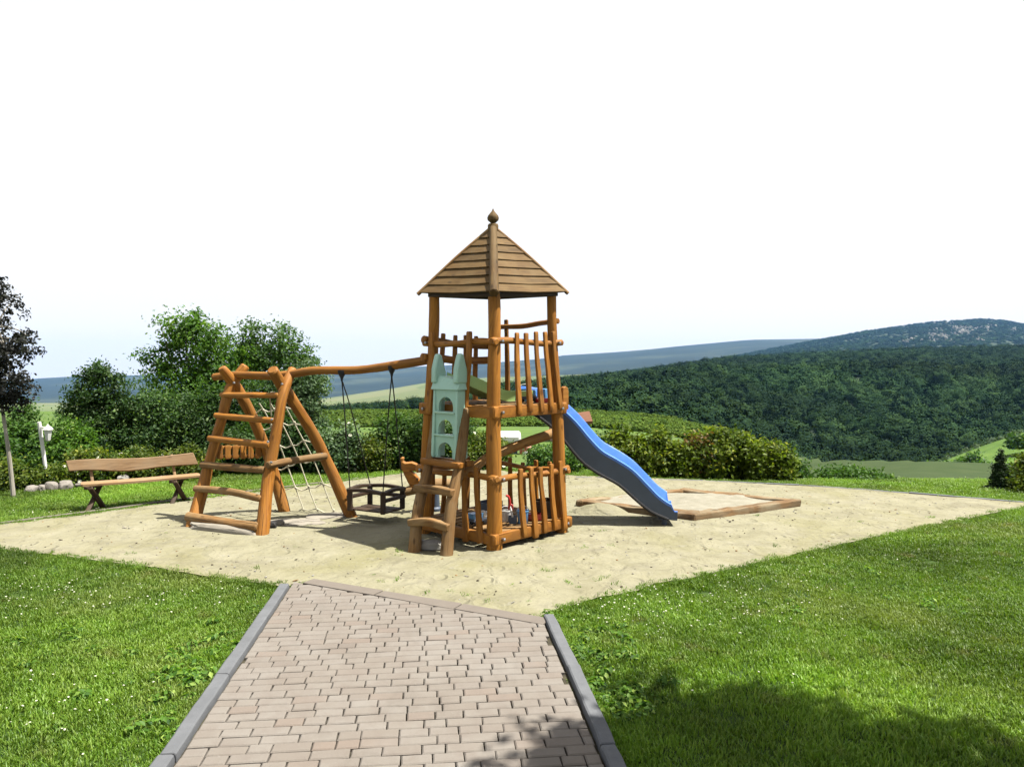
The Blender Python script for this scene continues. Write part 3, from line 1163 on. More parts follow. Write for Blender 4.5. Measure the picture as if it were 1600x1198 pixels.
# deep grey skirts on both outer sides, black rolled rim: shade put into colour
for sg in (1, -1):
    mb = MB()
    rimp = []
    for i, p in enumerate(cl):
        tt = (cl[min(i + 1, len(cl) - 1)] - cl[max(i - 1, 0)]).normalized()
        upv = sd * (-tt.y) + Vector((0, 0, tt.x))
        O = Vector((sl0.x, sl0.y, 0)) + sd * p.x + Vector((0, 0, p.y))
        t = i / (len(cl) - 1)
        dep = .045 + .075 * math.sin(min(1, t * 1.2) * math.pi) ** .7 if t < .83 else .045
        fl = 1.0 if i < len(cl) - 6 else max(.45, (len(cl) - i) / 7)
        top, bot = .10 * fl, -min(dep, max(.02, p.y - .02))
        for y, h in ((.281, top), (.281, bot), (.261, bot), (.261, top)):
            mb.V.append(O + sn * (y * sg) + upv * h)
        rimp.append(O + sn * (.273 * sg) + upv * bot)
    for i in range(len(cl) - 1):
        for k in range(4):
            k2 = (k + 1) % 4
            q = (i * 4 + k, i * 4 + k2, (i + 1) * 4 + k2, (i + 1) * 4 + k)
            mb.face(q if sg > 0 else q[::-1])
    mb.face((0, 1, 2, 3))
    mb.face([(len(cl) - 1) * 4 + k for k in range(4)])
    mb.build('shaded_skirt', M_SLATE, slide, ang=40)
    MB().sweep(rimp[2:-5:3], .02, wob=0, res=2, n=8).build('shade_rim', M_BLACK, slide)  # black here is painted shade along the slide's underside edge
fp = Vector((sl0.x, sl0.y, 0)) + sd * (SLEN * .93)
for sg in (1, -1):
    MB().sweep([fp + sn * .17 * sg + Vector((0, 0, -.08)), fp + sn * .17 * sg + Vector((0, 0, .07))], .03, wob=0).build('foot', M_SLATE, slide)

# ------------------------------------------------------------------ mint toddler slide wedged on the ladder
cb = on(LL, .86).lerp(on(RL, .86), .5)
CX = TE2 * -1.0                                   # across the face, to the right as seen
CY = TE1                                          # into the tower
c0 = Vector((cb.x, cb.y, .905)) + TE1 * .01 - CX * .015
tod = thing('toddler_slide', 'pale mint plastic toddler slide with arched steps standing on the log ladder', 'toy slide', (c0.x, c0.y, c0.z))
CW, CD, CH = .40, .16, .72


def cpt(x, y, z):
    return c0 + CX * x + CY * y + Vector((0, 0, z))


mb = MB()
# side cheeks, slightly tapering upward
for sg in (-1, 1):
    x0, x1 = (sg * CW / 2, sg * (CW / 2 - .045))
    lo, hi = min(x0, x1), max(x0, x1)
    tp = .012
    mb.hexa([cpt(lo, -.012, 0), cpt(hi, -.012, 0), cpt(hi, CD, 0), cpt(lo, CD, 0),
             cpt(lo + tp * (sg < 0), -.012 + .03, CH), cpt(hi - tp * (sg > 0), -.012 + .03, CH), cpt(hi - tp * (sg > 0), CD, CH), cpt(lo + tp * (sg < 0), CD, CH)])
mb.build('side_cheek', M_MINT, tod, bevel=.01)
mb = MB()
iw = CW / 2 - .043
for st in range(3):
    z0, z1 = st * CH / 3, (st + 1) * CH / 3
    aw, ah = .112, .165
    n = 12
    arc = [(-aw, z0), (-aw, z0 + .06)] + [(-aw * math.cos(math.pi * k / n), z0 + .06 + (ah - .06) * math.sin(math.pi * k / n)) for k in range(1, n)] + [(aw, z0 + .06), (aw, z0)]
    top = [(-iw, z0)] + [(-iw + 2 * iw * (k / (len(arc) - 3)), z1) for k in range(len(arc) - 2)] + [(iw, z0)]
    top[1] = (-iw, z1)
    top[-2] = (iw, z1)
    for yy in (.018, .05):
        b = len(mb.V)
        ins = yy + st * .006
        mb.V += [cpt(x, ins, z) for x, z in arc] + [cpt(x, ins, z) for x, z in top]
        k = len(arc)
        for i in range(k - 1):
            q = (b + i, b + i + 1, b + k + i + 1, b + k + i)
            mb.face(q if yy < .03 else q[::-1])
    b2 = len(mb.V) - 4 * k
    for i in range(k - 1):
        mb.face((b2 + i, b2 + 2 * k + i, b2 + 2 * k + i + 1, b2 + i + 1))
mb.build('riser', M_MINT, tod, ang=30)
for st in range(1, 3):
    z = st * CH / 3
    MB().box(cpt(0, .045, z), iw * 2, .10, .022, Matrix((CX, CY, Vector((0, 0, 1)))).transposed()).build('step', M_MINT, tod, bevel=.006)
# sloping apron on top and the two horned hand rails
mb = MB()
mb.hexa([cpt(-CW / 2 - .012, -.0, CH), cpt(CW / 2 + .012, -.0, CH), cpt(CW / 2 + .012, CD + .02, CH), cpt(-CW / 2 - .012, CD + .02, CH),
         cpt(-CW / 2 + .01, .05, CH + .16), cpt(CW / 2 - .01, .05, CH + .10), cpt(CW / 2 - .01, CD + .02, CH + .10), cpt(-CW / 2 + .01, CD + .02, CH + .16)])
mb.build('apron', M_MINT, tod, bevel=.008)
for sg in (-1, 1):
    horn = [(0, 0), (.17, 0), (.16, .12), (.125, .22), (.105, .29), (.075, .315), (.05, .30), (.03, .24), (.005, .15)]
    mb = MB()
    mb.extrude(horn, cpt(sg * (CW / 2 - .028), -.0, CH + .07), CY, (0, 0, 1), .07)
    mb.build('hand_rail', M_MINT, tod, bevel=.016)
# lime chute dropping across the platform
cs = [cpt(.0, .18, .80), cpt(.0, .36, .74), cpt(.02, .58, .66), cpt(.04, .76, .60), cpt(.05, .90, .59)]
cs = [Vector((p.x, p.y, max(p.z, 1.5))) for p in cs]
mb = MB()
P = catmull(cs, 4)
sec = [(-.15, .10), (-.13, .10), (-.12, .01), (.12, .01), (.13, .10), (.15, .10), (.14, -.02), (-.14, -.02)]
for p in P:
    for x, h in sec:
        mb.V.append(p + CX * x + Vector((0, 0, h)))
for i in range(len(P) - 1):
    for k in range(8):
        mb.face((i * 8 + k, i * 8 + (k + 1) % 8, (i + 1) * 8 + (k + 1) % 8, (i + 1) * 8 + k))
mb.face(range(7, -1, -1))
mb.face([(len(P) - 1) * 8 + k for k in range(8)])
mb.build('chute', M_LIME, tod, ang=40)

# ------------------------------------------------------------------ toys in the tower
BZ = .178          # lower deck top
PZ = 1.468        # platform top


def at_deck(px, f_d, z):
    p = dp(px, 700, f_d)
    return Vector((p.x, p.y, z))


def toy_bucket(name, label, c, r, h, mat, mat2, grp=None):
    t = thing(name, label, 'toy bucket', tuple(c))
    MB().lathe([(r * .78, 0), (r * .82, .004), (r, h), (r * 1.06, h), (r * 1.06, h + .012), (r * .94, h + .012), (r * .76, .012)], c, 16).build('pail', mat, t)
    pts = [c + Vector((r * math.cos(a), 0, h + r * .9 * math.sin(a))) for a in np.linspace(0, math.pi, 9)]
    MB().sweep(pts, .005, n=6, wob=0, res=1).build('handle', mat2, t)
    return t


sh = thing('toy_shovel', 'red handled toy shovel standing upright inside the tower base', 'toy shovel', tuple(at_deck(801, 7.92, BZ)))
s0, s1_ = at_deck(801, 7.92, BZ), dp(797, 790, 7.95)
MB().sweep([s0 + Vector((0, 0, .07)), s1_], .011, n=8, wob=0).build('shaft', M_WHITE, sh)
MB().sweep([s1_ - Vector((0, 0, .03)), s1_ + Vector((-.004, 0, .06)), s1_ + Vector((-.018, 0, .10)), s1_ + Vector((-.045, 0, .112))], .013, n=8, wob=0).build('handle', M_RED, sh)
MB().extrude([(-.028, 0), (.028, 0), (.03, .05), (.012, .065), (-.012, .065), (-.03, .05)], s1_ + Vector((.006, 0, -.045)), (1, 0, 0), (0, 0, 1), .02).build('grip', M_RED, sh, bevel=.004)
MB().extrude([(-.045, .09), (.045, .09), (.05, .03), (.03, 0), (-.03, 0), (-.05, .03)], s0 + Vector((0, 0, 0)), (1, 0, 0), (0, .15, 1), .008).build('blade', M_SLATE, sh)

toy_bucket('toy_bucket', 'light blue toy bucket behind the tower base slats', at_deck(817, 7.95, BZ), .065, .13, M_TOYBLUE, M_WHITE)
toy_bucket('toy_bucket', 'white toy bucket beside the red handled shovel', at_deck(790, 8.05, BZ), .06, .11, M_WHITE, M_WHITE)


def crate(name, label, cat, c, sx, sy, sz, mat, th=.012, rot=.6):
    t = thing(name, label, cat, tuple(c))
    Rm = Matrix.Rotation(rot, 3, 'Z')
    mb = MB()
    mb.box(c + Vector((0, 0, th / 2)), sx, sy, th, Rm)
    mb.build('floor_panel', mat, t, bevel=.004)
    for k in range(4):
        d = Rm @ Vector(((sx - th) / 2 * (1, -1, 0, 0)[k], (sy - th) / 2 * (0, 0, 1, -1)[k], sz / 2))
        mb = MB()
        mb.box(c + d, th if k < 2 else sx - 2 * th - .002, th if k > 1 else sy, sz, Rm)
        mb.build('side_panel', mat, t, bevel=.004)
    return t


crate('toy_tray', 'red plastic toy tray on the lower deck behind slats', 'toy tray', at_deck(838, 8.12, BZ), .16, .12, .07, M_RED)
crate('toy_box', 'slate grey open toy box behind the near post of the tower', 'toy box', at_deck(764, 8.15, BZ), .24, .2, .20, M_SLATE, rot=.9)
crate('storage_box', 'dark brown open wooden box near the right post', 'box', at_deck(852, 8.3, BZ), .26, .2, .19, W_DARK, rot=.75)


def toy_truck(c, rot, label, body, cab):
    t = thing('toy_truck', label, 'toy truck', tuple(c))
    Rm = Matrix.Rotation(rot, 3, 'Z')
    MB().box(c + Rm @ Vector((.0, 0, .055)), .2, .09, .03, Rm).build('chassis', M_SLATE, t, bevel=.004)
    MB().box(c + Rm @ Vector((.062, 0, .105)), .065, .085, .07, Rm).build('cab', cab, t, bevel=.012)
    mb = MB()
    x0, x1, y0, z0 = -.1, .022, .045, .071
    mb.hexa([c + Rm @ Vector(v) for v in ((x0, -y0, z0), (x1, -y0, z0), (x1, y0, z0), (x0, y0, z0), (x0 - .02, -y0 - .008, z0 + .06), (x1, -y0 - .008, z0 + .06), (x1, y0 + .008, z0 + .06), (x0 - .02, y0 + .008, z0 + .06))])
    mb.build('tipper', body, t, bevel=.005)
    ax = Matrix.Rotation(math.pi / 2, 3, 'X')
    for x in (-.06, .06):
        for y in (-.05, .035):
            MB().lathe([(.012, 0), (.028, .002), (.03, .006), (.03, .014), (.026, .016)], c + Rm @ Vector((x, y + .016, .03)), 12, Rm @ ax).build('wheel', M_BLACK, t)


toy_truck(at_deck(748, 7.88, BZ), .7, 'blue and white toy truck on the lower deck left of the near post', M_TOYBLUE, M_WHITE)
toy_truck(at_deck(826, 8.2, PZ), .9, 'lime and blue toy truck on the upper platform behind slats', M_LIME, M_TOYBLUE)
toy_bucket('toy_bucket', 'blue toy bucket on the upper platform behind the slats', at_deck(820, 8.5, PZ), .075, .13, M_TOYBLUE, M_WHITE)
crate('toy_tray', 'red plastic toy tray on the upper platform by the right post', 'toy tray', at_deck(846, 8.25, PZ), .14, .10, .045, M_RED)
crate('toy_box', 'blue open toy box on the upper platform by the slide', 'toy box', at_deck(852, 8.6, PZ), .14, .14, .14, M_TOYBLUE, rot=.7)

# ------------------------------------------------------------------ climbing frame with swing beam
cf = thing('climbing_frame', 'orange log A-frame with ladder, rope net and long swing beam', 'climbing frame', tuple(gp(430, 815)))
FLp = [gp(299, 822) - Vector((0, 0, .05)), dp(322, 742, 8.93), dp(345, 660, 9.0), dp(360, 606, 9.07), dp(384, 571, 9.16)]
BLp = [gp(446, 799) - Vector((0, 0, .05)), dp(427, 735, 9.5), dp(398, 660, 9.32), dp(370, 606, 9.12), dp(346, 574, 8.98)]
FRp = [gp(409, 835) - Vector((0, 0, .05)), dp(419, 745, 8.42), dp(433, 668, 8.52), dp(443, 612, 8.62), dp(458, 576, 8.80)]
BRp = [gp(551, 806) - Vector((0, 0, .05)), dp(508, 715, 9.12), dp(473, 650, 8.92), dp(443, 606, 8.72), dp(425, 577, 8.5)]
MB().sweep(FLp, [.075, .07, .062, .062, .06], wob=.12, n=12).build('leg', W_ORANGE, cf)
MB().sweep(BLp, [.072, .068, .065, .068, .055], wob=.12, n=12).build('leg', W_ORANGE, cf)
MB().sweep(FRp, [.078, .068, .062, .06, .055], wob=.12, n=12).build('leg', W_ORANGE, cf)
MB().sweep(BRp, [.075, .07, .066, .068, .065], wob=.12, n=12).build('leg', W_ORANGE, cf)
lt = tw(.03, TS, 1.95)
beam = [dp(334, 589, 9.26), dp(372, 586, 9.08), dp(435, 587, 8.80), dp(490, 579, 8.68), dp(560, 578, 8.58), dp(620, 570, 8.44), lt]
MB().sweep(beam, [.045, .047, .05, .05, .05, .052, .05], wob=.1, n=14).build('swing_beam', W_ORANGE, cf)
for (y0, y1, r, bow) in ((806, 822, .058, -.012), (764, 780, .042, .03), (724, 735, .042, .0), (686, 694, .040, .0), (650, 656, .038, .0), (618, 618, .034, 0)):
    def leg_at(Pl, y):
        # the point of a leg seen at image row y
        best = None
        for i in range(len(Pl) - 1):
            for k in range(21):
                p = Pl[i].lerp(Pl[i + 1], k / 20)
                c = p - Vector((0, 0, CAM_H))
                yy = 599 - F_PX * (c.z * _cp + c.y * _sp) / (c.y * _cp - c.z * _sp)
                if best is None or abs(yy - y) < best[0]:
                    best = (abs(yy - y), p)
        return best[1]
    a, b = leg_at(FLp, y0), leg_at(FRp, y1)
    e = (b - a).normalized()
    fw = Vector((e.y, -e.x, 0)).normalized() * .05
    MB().sweep([a - e * .07 + fw, a.lerp(b, .55) + fw * 1.1 + Vector((0, 0, bow)), b - e * .01 + fw], [r, r * 1.05, r * .95], wob=.12, n=12).build('rung', W_GREY if y0 > 700 else W_ORANGE, cf)
MB().sweep([dp(418, 727, 8.36), dp(460, 719, 8.7), dp(510, 712, 9.03)], [.045, .042, .045], wob=.1, n=12).build('cross_bar', W_GREY, cf)
# short slatted panel low between the far legs
pa, pb = dp(338, 706, 9.06), dp(408, 705, 9.42)
MB().sweep([pa + Vector((0, .0, .055)), pb + Vector((0, 0, .055))], .022, half=.8, wob=.05).build('panel_rail', W_ORANGE, cf)
MB().sweep([pa - Vector((0, .0, .055)), pb - Vector((0, 0, .055))], .022, half=.8, wob=.05).build('panel_rail', W_ORANGE, cf)
pe = (pb - pa).normalized()
pn = Vector((pe.y, -pe.x, 0))
for k in range(6):
    p = pa.lerp(pb, .06 + k * .17) + pn * .03
    MB().sweep([p - Vector((0, 0, .085)), p + Vector((0, 0, .085))], .036, half=.3, up=pn, wob=.05).build('panel_slat', W_ORANGE, cf)

# rope net between the two back legs
net = group_part('rope_net', cf)


def net_pt(u, v):
    """u from far leg to near leg, v from the top to the sand"""
    i = (1 - v) * .86 * (len(BLp) - 2)
    k = min(int(i), len(BLp) - 2)
    a = BLp[k].lerp(BLp[k + 1], i - k)
    b = BRp[k].lerp(BRp[k + 1], i - k)
    p = a.lerp(b, u) + Vector((0, .07, 0))
    return p


NU = [.02, .27, .5, .75, .98]
NVv = [.10, .27, .44, .60, .78, .95]
for u in NU:
    pts = [net_pt(u + .012 * math.sin(9 * v + u * 20), v) for v in np.linspace(.02, .98, 8)]
    MB().sweep(pts, .0085, n=6, wob=0, res=3).build('rope', M_ROPE, net)
for v in NVv:
    pts = [net_pt(u, v + .012 * math.sin(u * 11 + v * 20)) + Vector((0, 0, -.03 * math.sin(u * math.pi * 4) ** 2)) for u in np.linspace(0, 1, 9)]
    MB().sweep(pts, .0085, n=6, wob=0, res=2).build('rope', M_ROPE, net)
    for u in NU[1:-1]:
        c = net_pt(u, v)
        MB().lathe([(.006, -.016), (.015, -.008), (.016, .008), (.006, .016)], c, 6).build('knot', M_ROPE, net)
MB().sweep([dp(430, 612, 8.7), dp(422, 616, 8.75), dp(424, 650, 8.9)], .008, n=6, wob=0).build('rope', M_ROPE, net)

for px, py, d in ((366, 598, 9.0), (441, 600, 8.58), (424, 722, 8.31), (503, 709, 8.98), (414, 775, 8.32), (419, 690, 8.4), (425, 655, 8.45)):
    MB().lathe([(.016, 0), (.016, .012), (.009, .02)], dp(px, py, d), 6, Matrix.Rotation(math.pi / 2, 3, 'X')).build('bolt', M_STEEL, cf)

# ------------------------------------------------------------------ toddler swing
hl, hr = dp(534, 581, 8.60), dp(612, 574, 8.45)
sc0 = dp(588, 778, 8.95)
swing = thing('toddler_swing', 'dark brown wooden toddler swing seat hanging on black ropes from beam', 'swing', (sc0.x, sc0.y, sc0.z - .13))
SR = Matrix.Rotation(math.radians(-28), 3, 'Z')
SW, SDp = .50, .38


def spt(x, y, z):
    return sc0 + SR @ Vector((x * SW / 2, y * SDp / 2, z))


cor = [(-1, -1), (1, -1), (1, 1), (-1, 1)]
MB().sweep([spt(-1.1, -.45, -.13), spt(1.1, -.45, -.13)], .08, half=.14, wob=.02).build('seat_board', W_DARK, swing)
MB().sweep([spt(-1.1, .5, -.13), spt(1.1, .5, -.13)], .08, half=.14, wob=.02).build('seat_board', W_DARK, swing)
for x, y in cor:
    MB().sweep([spt(x, y, -.14), spt(x, y, .12)], .03, half=1, up=(1, 0, 0), wob=.03).build('corner_post', W_DARK, swing)
for z, ar in ((.105, .02), (.02, 0)):
    for k in range(4):
        a, b = cor[k], cor[(k + 1) % 4]
        if z < .05 and k == 0:
            continue
        p, q = spt(a[0] * 1.08, a[1] * 1.08, z), spt(b[0] * 1.08, b[1] * 1.08, z)
        MB().sweep([p, p.lerp(q, .5) + Vector((0, 0, ar)), q], .028, half=.75, wob=.03).build('guard_rail', W_DARK, swing)
for h, ks in ((hl, (0, 3)), (hr, (1, 2))):
    hp = h + Vector((0, 0, -.01))
    MB().lathe([(.01, -.10), (.018, -.06), (.05, .0), (.05, .03)], hp, 8).build('hanger', M_BLACK, swing)
    for k in ks:
        x, y = cor[k]
        e = spt(x, y, .13)
        MB().sweep([hp + Vector((0, 0, -.08)), hp.lerp(e, .3) * .97 + e * .03, e], .0075, n=6, wob=0).build('rope', M_BLACK, swing)

# ------------------------------------------------------------------ carved rocking animal beside the ladder
an0 = gp(662, 800)
AD = 9.45
rider = thing('carved_rider', 'carved orange wooden animal rider with upturned head behind the ladder', 'play animal', (dp(655, 800, AD).x, AD, 0))
sc_ = AD / F_PX
hd = [(625, 716), (629, 713), (632, 715), (630, 720), (634, 722), (644, 721), (652, 724), (654, 729), (649, 735), (643, 735), (650, 741), (657, 750), (659, 757), (653, 762),
      (644, 764), (640, 757), (634, 745), (627, 730)]
O = dp(640, 740, AD)
MB().extrude([((x - 640) * sc_, -(y - 740) * sc_) for x, y in hd][::-1], O, (1, 0, -0.0), (0, 0, 1), .10).build('head', W_ORANGE, rider, bevel=.014)
MB().sweep([dp(627, 770, AD - .02), dp(645, 765, AD), dp(675, 757, AD + .1), dp(705, 756, AD + .2)], [.052, .066, .075, .07], wob=.08, n=12).build('body', W_GREY, rider)
bc = dp(680, 758, AD + .1)
MB().lathe([(.09, 0), (.09, .03), (.06, .05), (.05, bc.z - .06), (.07, bc.z - .03)], Vector((bc.x, bc.y, 0)), 14).build('spring_post', M_SLATE, rider)
MB().sweep([dp(652, 748, AD - .14), dp(652, 748, AD + .14)], .016, n=8, wob=0, up=(0, 0, 1)).build('hand_peg', W_DARK, rider)

# ------------------------------------------------------------------ sandbox
SBN, SBR, SBF = gp(1083, 811), gp(1240, 790), gp(1067, 772)
SBL = SBN + SBF - SBR
sbx = thing('sandbox', 'weathered timber sandbox at the foot of the blue slide', 'sandbox', tuple((SBN + SBF) / 2))


def timber(a, b, r=.075, nm='border_log', z=.012, ext=.06):
    e = (b - a).normalized() * ext
    up = Vector((0, 0, z))
    MB().sweep([a - e + up, a.lerp(b, .35) + up * 1.05, a.lerp(b, .7) + up * .95, b + e + up], [r * .9, r * .85, r * .88, r * .95], wob=.3, half=.9, res=7).build(nm, W_BOX, sbx)


timber(SBN, SBR, .085)
timber(SBR, SBF, .085, ext=.03)
timber(SBF, SBL, .08)
timber(SBL, SBN, .085)
mb = MB()
gN = 16
for i in range(gN + 1):
    for k in range(gN + 1):
        p = SBN.lerp(SBR, i / gN).lerp(SBL.lerp(SBF, i / gN), k / gN)
        mb.V.append(p + Vector((0, 0, .062 + .05 * mnoise.noise(Vector((p.x * 2.2, p.y * 2.2, 5))) + .012 * mnoise.noise(Vector((p.x * 9, p.y * 9, 8))))))
for i in range(gN):
    for k in range(gN):
        q = i * (gN + 1) + k
        mb.face((q, q + gN + 1, q + gN + 2, q + 1))
mb.build('sand_fill', M_PLAYSAND, sbx, ang=90)
# worn mound on the left of the slide
mnd = MB()
mc = gp(938, 799)
for i in range(15):
    for k in range(24):
        rr0, an = i / 14, 2 * math.pi * k / 24
        x, y = .42 * rr0 * math.cos(an), .26 * rr0 * math.sin(an)
        mnd.V.append(mc + Vector((x, y, -.02 + .13 * (1 - rr0 ** 2) ** 1.3 + .012 * mnoise.noise(Vector((x * 9, y * 9, 1))))))
for i in range(14):
    for k in range(24):
        mnd.face((i * 24 + k, i * 24 + (k + 1) % 24, (i + 1) * 24 + (k + 1) % 24, (i + 1) * 24 + k))
tag(mnd.build('sand_mound', M_SAND, ang=90), kind='structure')

# ------------------------------------------------------------------ bench
bl, br = gp(146, 795), gp(281, 783)
BX = (br - bl).normalized()
BY = Vector((-BX.y, BX.x, 0))                      # away from the viewer
bench = thing('bench', 'rustic brown plank bench with crossed legs on the lawn', 'bench', tuple(bl.lerp(br, .5)))
BLn = (br - bl).length


def bp(x, y, z):
    return bl + BX * x + BY * y + Vector((0, 0, z))


SH = .335
MB().sweep([bp(-.14, 0, SH), bp(BLn * .5, .01, SH - .005), bp(BLn + .26, 0, SH + .01)], [.125, .125, .12], half=.16, wob=.04).build('seat_plank', W_BENCH, bench)
BK = (BX * .62 + BY * .78).normalized()


def bk(x, y, z):
    return bl + BX * x + BK * y + Vector((0, 0, z))


for x in (.02, BLn - .02):
    MB().sweep([bk(x, -.18, SH - .035), bk(x, .18, SH - .035)], .026, half=.8, wob=.04).build('bearer', W_DARK, bench)
    MB().sweep([bk(x - .02, -.15, -.06), bk(x - .02, .15, SH - .03)], .036, half=.8, up=BX, wob=.05).build('leg', W_DARK, bench)
    MB().sweep([bk(x + .035, .15, -.06), bk(x + .035, -.15, SH - .03)], .036, half=.8, up=BX, wob=.05).build('leg', W_DARK, bench)
    MB().sweep([bp(x - .02, .13, SH - .03), bp(x - .05, .235, SH + .29)], .026, half=.7, up=BX, wob=.05).build('back_support', W_BENCH, bench)
tilt = (BY * .28 + Vector((0, 0, 1))).normalized()
bo = []
for t in np.linspace(0, 1, 10):
    bo.append((-.27 + t * (BLn + .53), SH + .16 + .02 * math.sin(t * 5 + 2) + .012 * math.sin(t * 11)))
bt = []
for t in np.linspace(1, 0, 10):
    bt.append((-.30 + t * (BLn + .50), SH + .31 + .016 * math.sin(t * 6 + 1) + .012 * t))
O = bl + BY * -.005
MB().extrude([(x, z) for x, z in bo + bt], O, BX, tilt, .045).build('back_plank', W_BENCH, bench, bevel=.01)

# ------------------------------------------------------------------ white lantern post
lp = gp(75, 757)
lamp = thing('garden_lamp', 'leaning white garden lantern post among the rose shrubs', 'lamp', tuple(lp))
ltop = dp(61, 659, lp.y)
MB().sweep([lp - Vector((0, 0, .05)), lp.lerp(ltop, .5), ltop], [.03, .028, .03], n=10, wob=.03).build('post', M_WHITE, lamp)
lh = dp(75, 676, lp.y - .05)
MB().sweep([lp.lerp(ltop, .93), lp.lerp(ltop, .96).lerp(lh, .6) + Vector((0, 0, .03)), lh + Vector((0, 0, .10))], .011, n=6, wob=0).build('arm', M_WHITE, lamp)
MB().lathe([(.02, -.13), (.035, -.12), (.04, -.1), (.065, .05)], lh, 6).build('glass', M_WHITE, lamp)
MB().lathe([(.082, .05), (.075, .065), (.03, .105), (.012, .12), (.004, .14)], lh, 6).build('cap', M_WHITE, lamp)


# ------------------------------------------------------------------ stones
def stone(name, label, c, sx, sy, sz, mat, seed, rot=0, grp=None):
    import bmesh
    bm = bmesh.new()
    bmesh.ops.create_icosphere(bm, subdivisions=3, radius=1)
    Rm = Matrix.Rotation(rot, 3, 'Z')
    for v in bm.verts:
        p = v.co.copy()
        k = 1 + .28 * mnoise.noise(p * 1.3 + Vector((seed, 0, 0))) + .10 * mnoise.noise(p * 3.3 + Vector((0, seed, 0)))
        # facet the stone
        p = Vector((math.copysign(abs(p.x) ** .7, p.x), math.copysign(abs(p.y) ** .7, p.y), math.copysign(abs(p.z) ** .75, p.z))) * k
        v.co = c + Rm @ Vector((p.x * sx / 2, p.y * sy / 2, p.z * sz / 2))
    me = bpy.data.meshes.new(name)
    bm.to_mesh(me)
    bm.free()
    me.shade_smooth()
    me.set_sharp_from_angle(angle=math.radians(28))
    me.materials.append(mat)
    o = bpy.data.objects.new(name, me)
    COL.objects.link(o)
    return tag(o, label, 'stone', grp)


M_STONE2 = m_plain('grey_flat_stone', (.22, .20, .165), .92, .3, 1.0, .2, 9)
M_DARKSTONE = m_plain('black_stone', (.015, .014, .014), .7, .3, .5, .3, 8)
M_PALE2 = m_plain('white_limestone', (.19, .175, .155), .92, .15, .8, .2, 7)
stone('flat_stone', 'long flat grey stone half buried under the bottom ladder rung of the climbing frame', gp(352, 829) + Vector((0, 0, .02)), 1.0, .2, .12, M_STONE2, 3.1, -.38)
stone('flat_stone', 'grey mossy stone slab in the sand inside the climbing frame', gp(450, 818) + Vector((0, .1, -.005)), .75, .35, .05, M_STONE2, 8.1, .1)
stone('flat_stone', 'grey stone slab at the foot of the rope net', gp(510, 806) + Vector((0, 0, -.005)), .55, .3, .06, M_STONE2, 5.7, .2)
stone('dark_stone', 'small black stone at the near foot of the climbing frame', gp(425, 824) + Vector((0, 0, .03)), .10, .09, .09, M_DARKSTONE, 1.4)
stone('white_stone', 'small white stone beside the black one', gp(437, 820) + Vector((0, 0, .03)), .10, .08, .07, M_PALE2, 2.4, .5)
stone('ladder_stone', 'pale rough stone in the sand under the tower ladder', gp(672, 858) + Vector((0, .05, .03)), .34, .16, .10, M_STONE, 6.2, -.2)
for i, (px, py, sx, sz, lb) in enumerate(((28, 771, .16, .16, 'small white stone right of the thin pale trunk'), (45, 770, .09, .16, 'narrow white stone second right of the pale trunk'), (60, 768, .16, .22, 'squarish white stone at the foot of the lantern post'),
                                      (84, 766, .34, .22, 'largest white stone right of the lantern post'), (112, 763, .2, .10, 'low pale stone left of the bench back'),
                                      (178, 757, .2, .24, 'grey pointed stone seen between bench seat and back'), (194, 756, .12, .12, 'small grey stone right of the pointed one behind bench'),
                                      (240, 752, .2, .10, 'flat pale stone behind the right half of the bench'))):
    p = gp(px, py)
    stone('garden_stone', lb, p + Vector((0, .30, sz * .10)), sx * .95, .2, sz * .7, M_PALE2 if i < 5 else M_STONE, i * 3.7 + 1, i * .7, 'stones edging the shrub bed')


# ------------------------------------------------------------------ plants
def leaves_mesh(P, Nn, size, tint, name, mat, asp=.55, fold=.35, rng=RNG):
    """one folded leaf (2 quads-as-tris) per point: numpy"""
    n = len(P)
    Nn = Nn / (np.linalg.norm(Nn, axis=1, keepdims=True) + 1e-9)
    r = rng.normal(size=(n, 3))
    T = np.cross(Nn, r)
    T /= (np.linalg.norm(T, axis=1, keepdims=True) + 1e-9)
    B = np.cross(Nn, T)
    s = size[:, None]
    v0 = P - T * s * .5
    v1 = P + B * s * asp * .5 + Nn * s * fold * .25
    v2 = P + T * s * .5 - Nn * s * .08
    v3 = P - B * s * asp * .5 + Nn * s * fold * .25
    V = np.stack([v0, v1, v2, v3], 1).reshape(-1, 3)
    i = np.arange(n) * 4
    Fc = np.stack([np.stack([i, i + 1, i + 2], 1), np.stack([i, i + 2, i + 3], 1)], 1).reshape(-1, 3)
    me = bpy.data.meshes.new(name)
    me.vertices.add(len(V))
    me.vertices.foreach_set('co', V.ravel())
    me.loops.add(Fc.size)
    me.loops.foreach_set('vertex_index', Fc.ravel().astype(np.int32))
    me.polygons.add(len(Fc))
    me.polygons.foreach_set('loop_start', np.arange(0, Fc.size, 3, dtype=np.int32))
    me.polygons.foreach_set('loop_total', np.full(len(Fc), 3, np.int32))
    me.update(calc_edges=True)
    a = me.attributes.new('tint', 'FLOAT', 'FACE')
    a.data.foreach_set('value', np.repeat(tint, 2).astype(np.float32))
    me.materials.append(mat)
    me.validate()
    return me


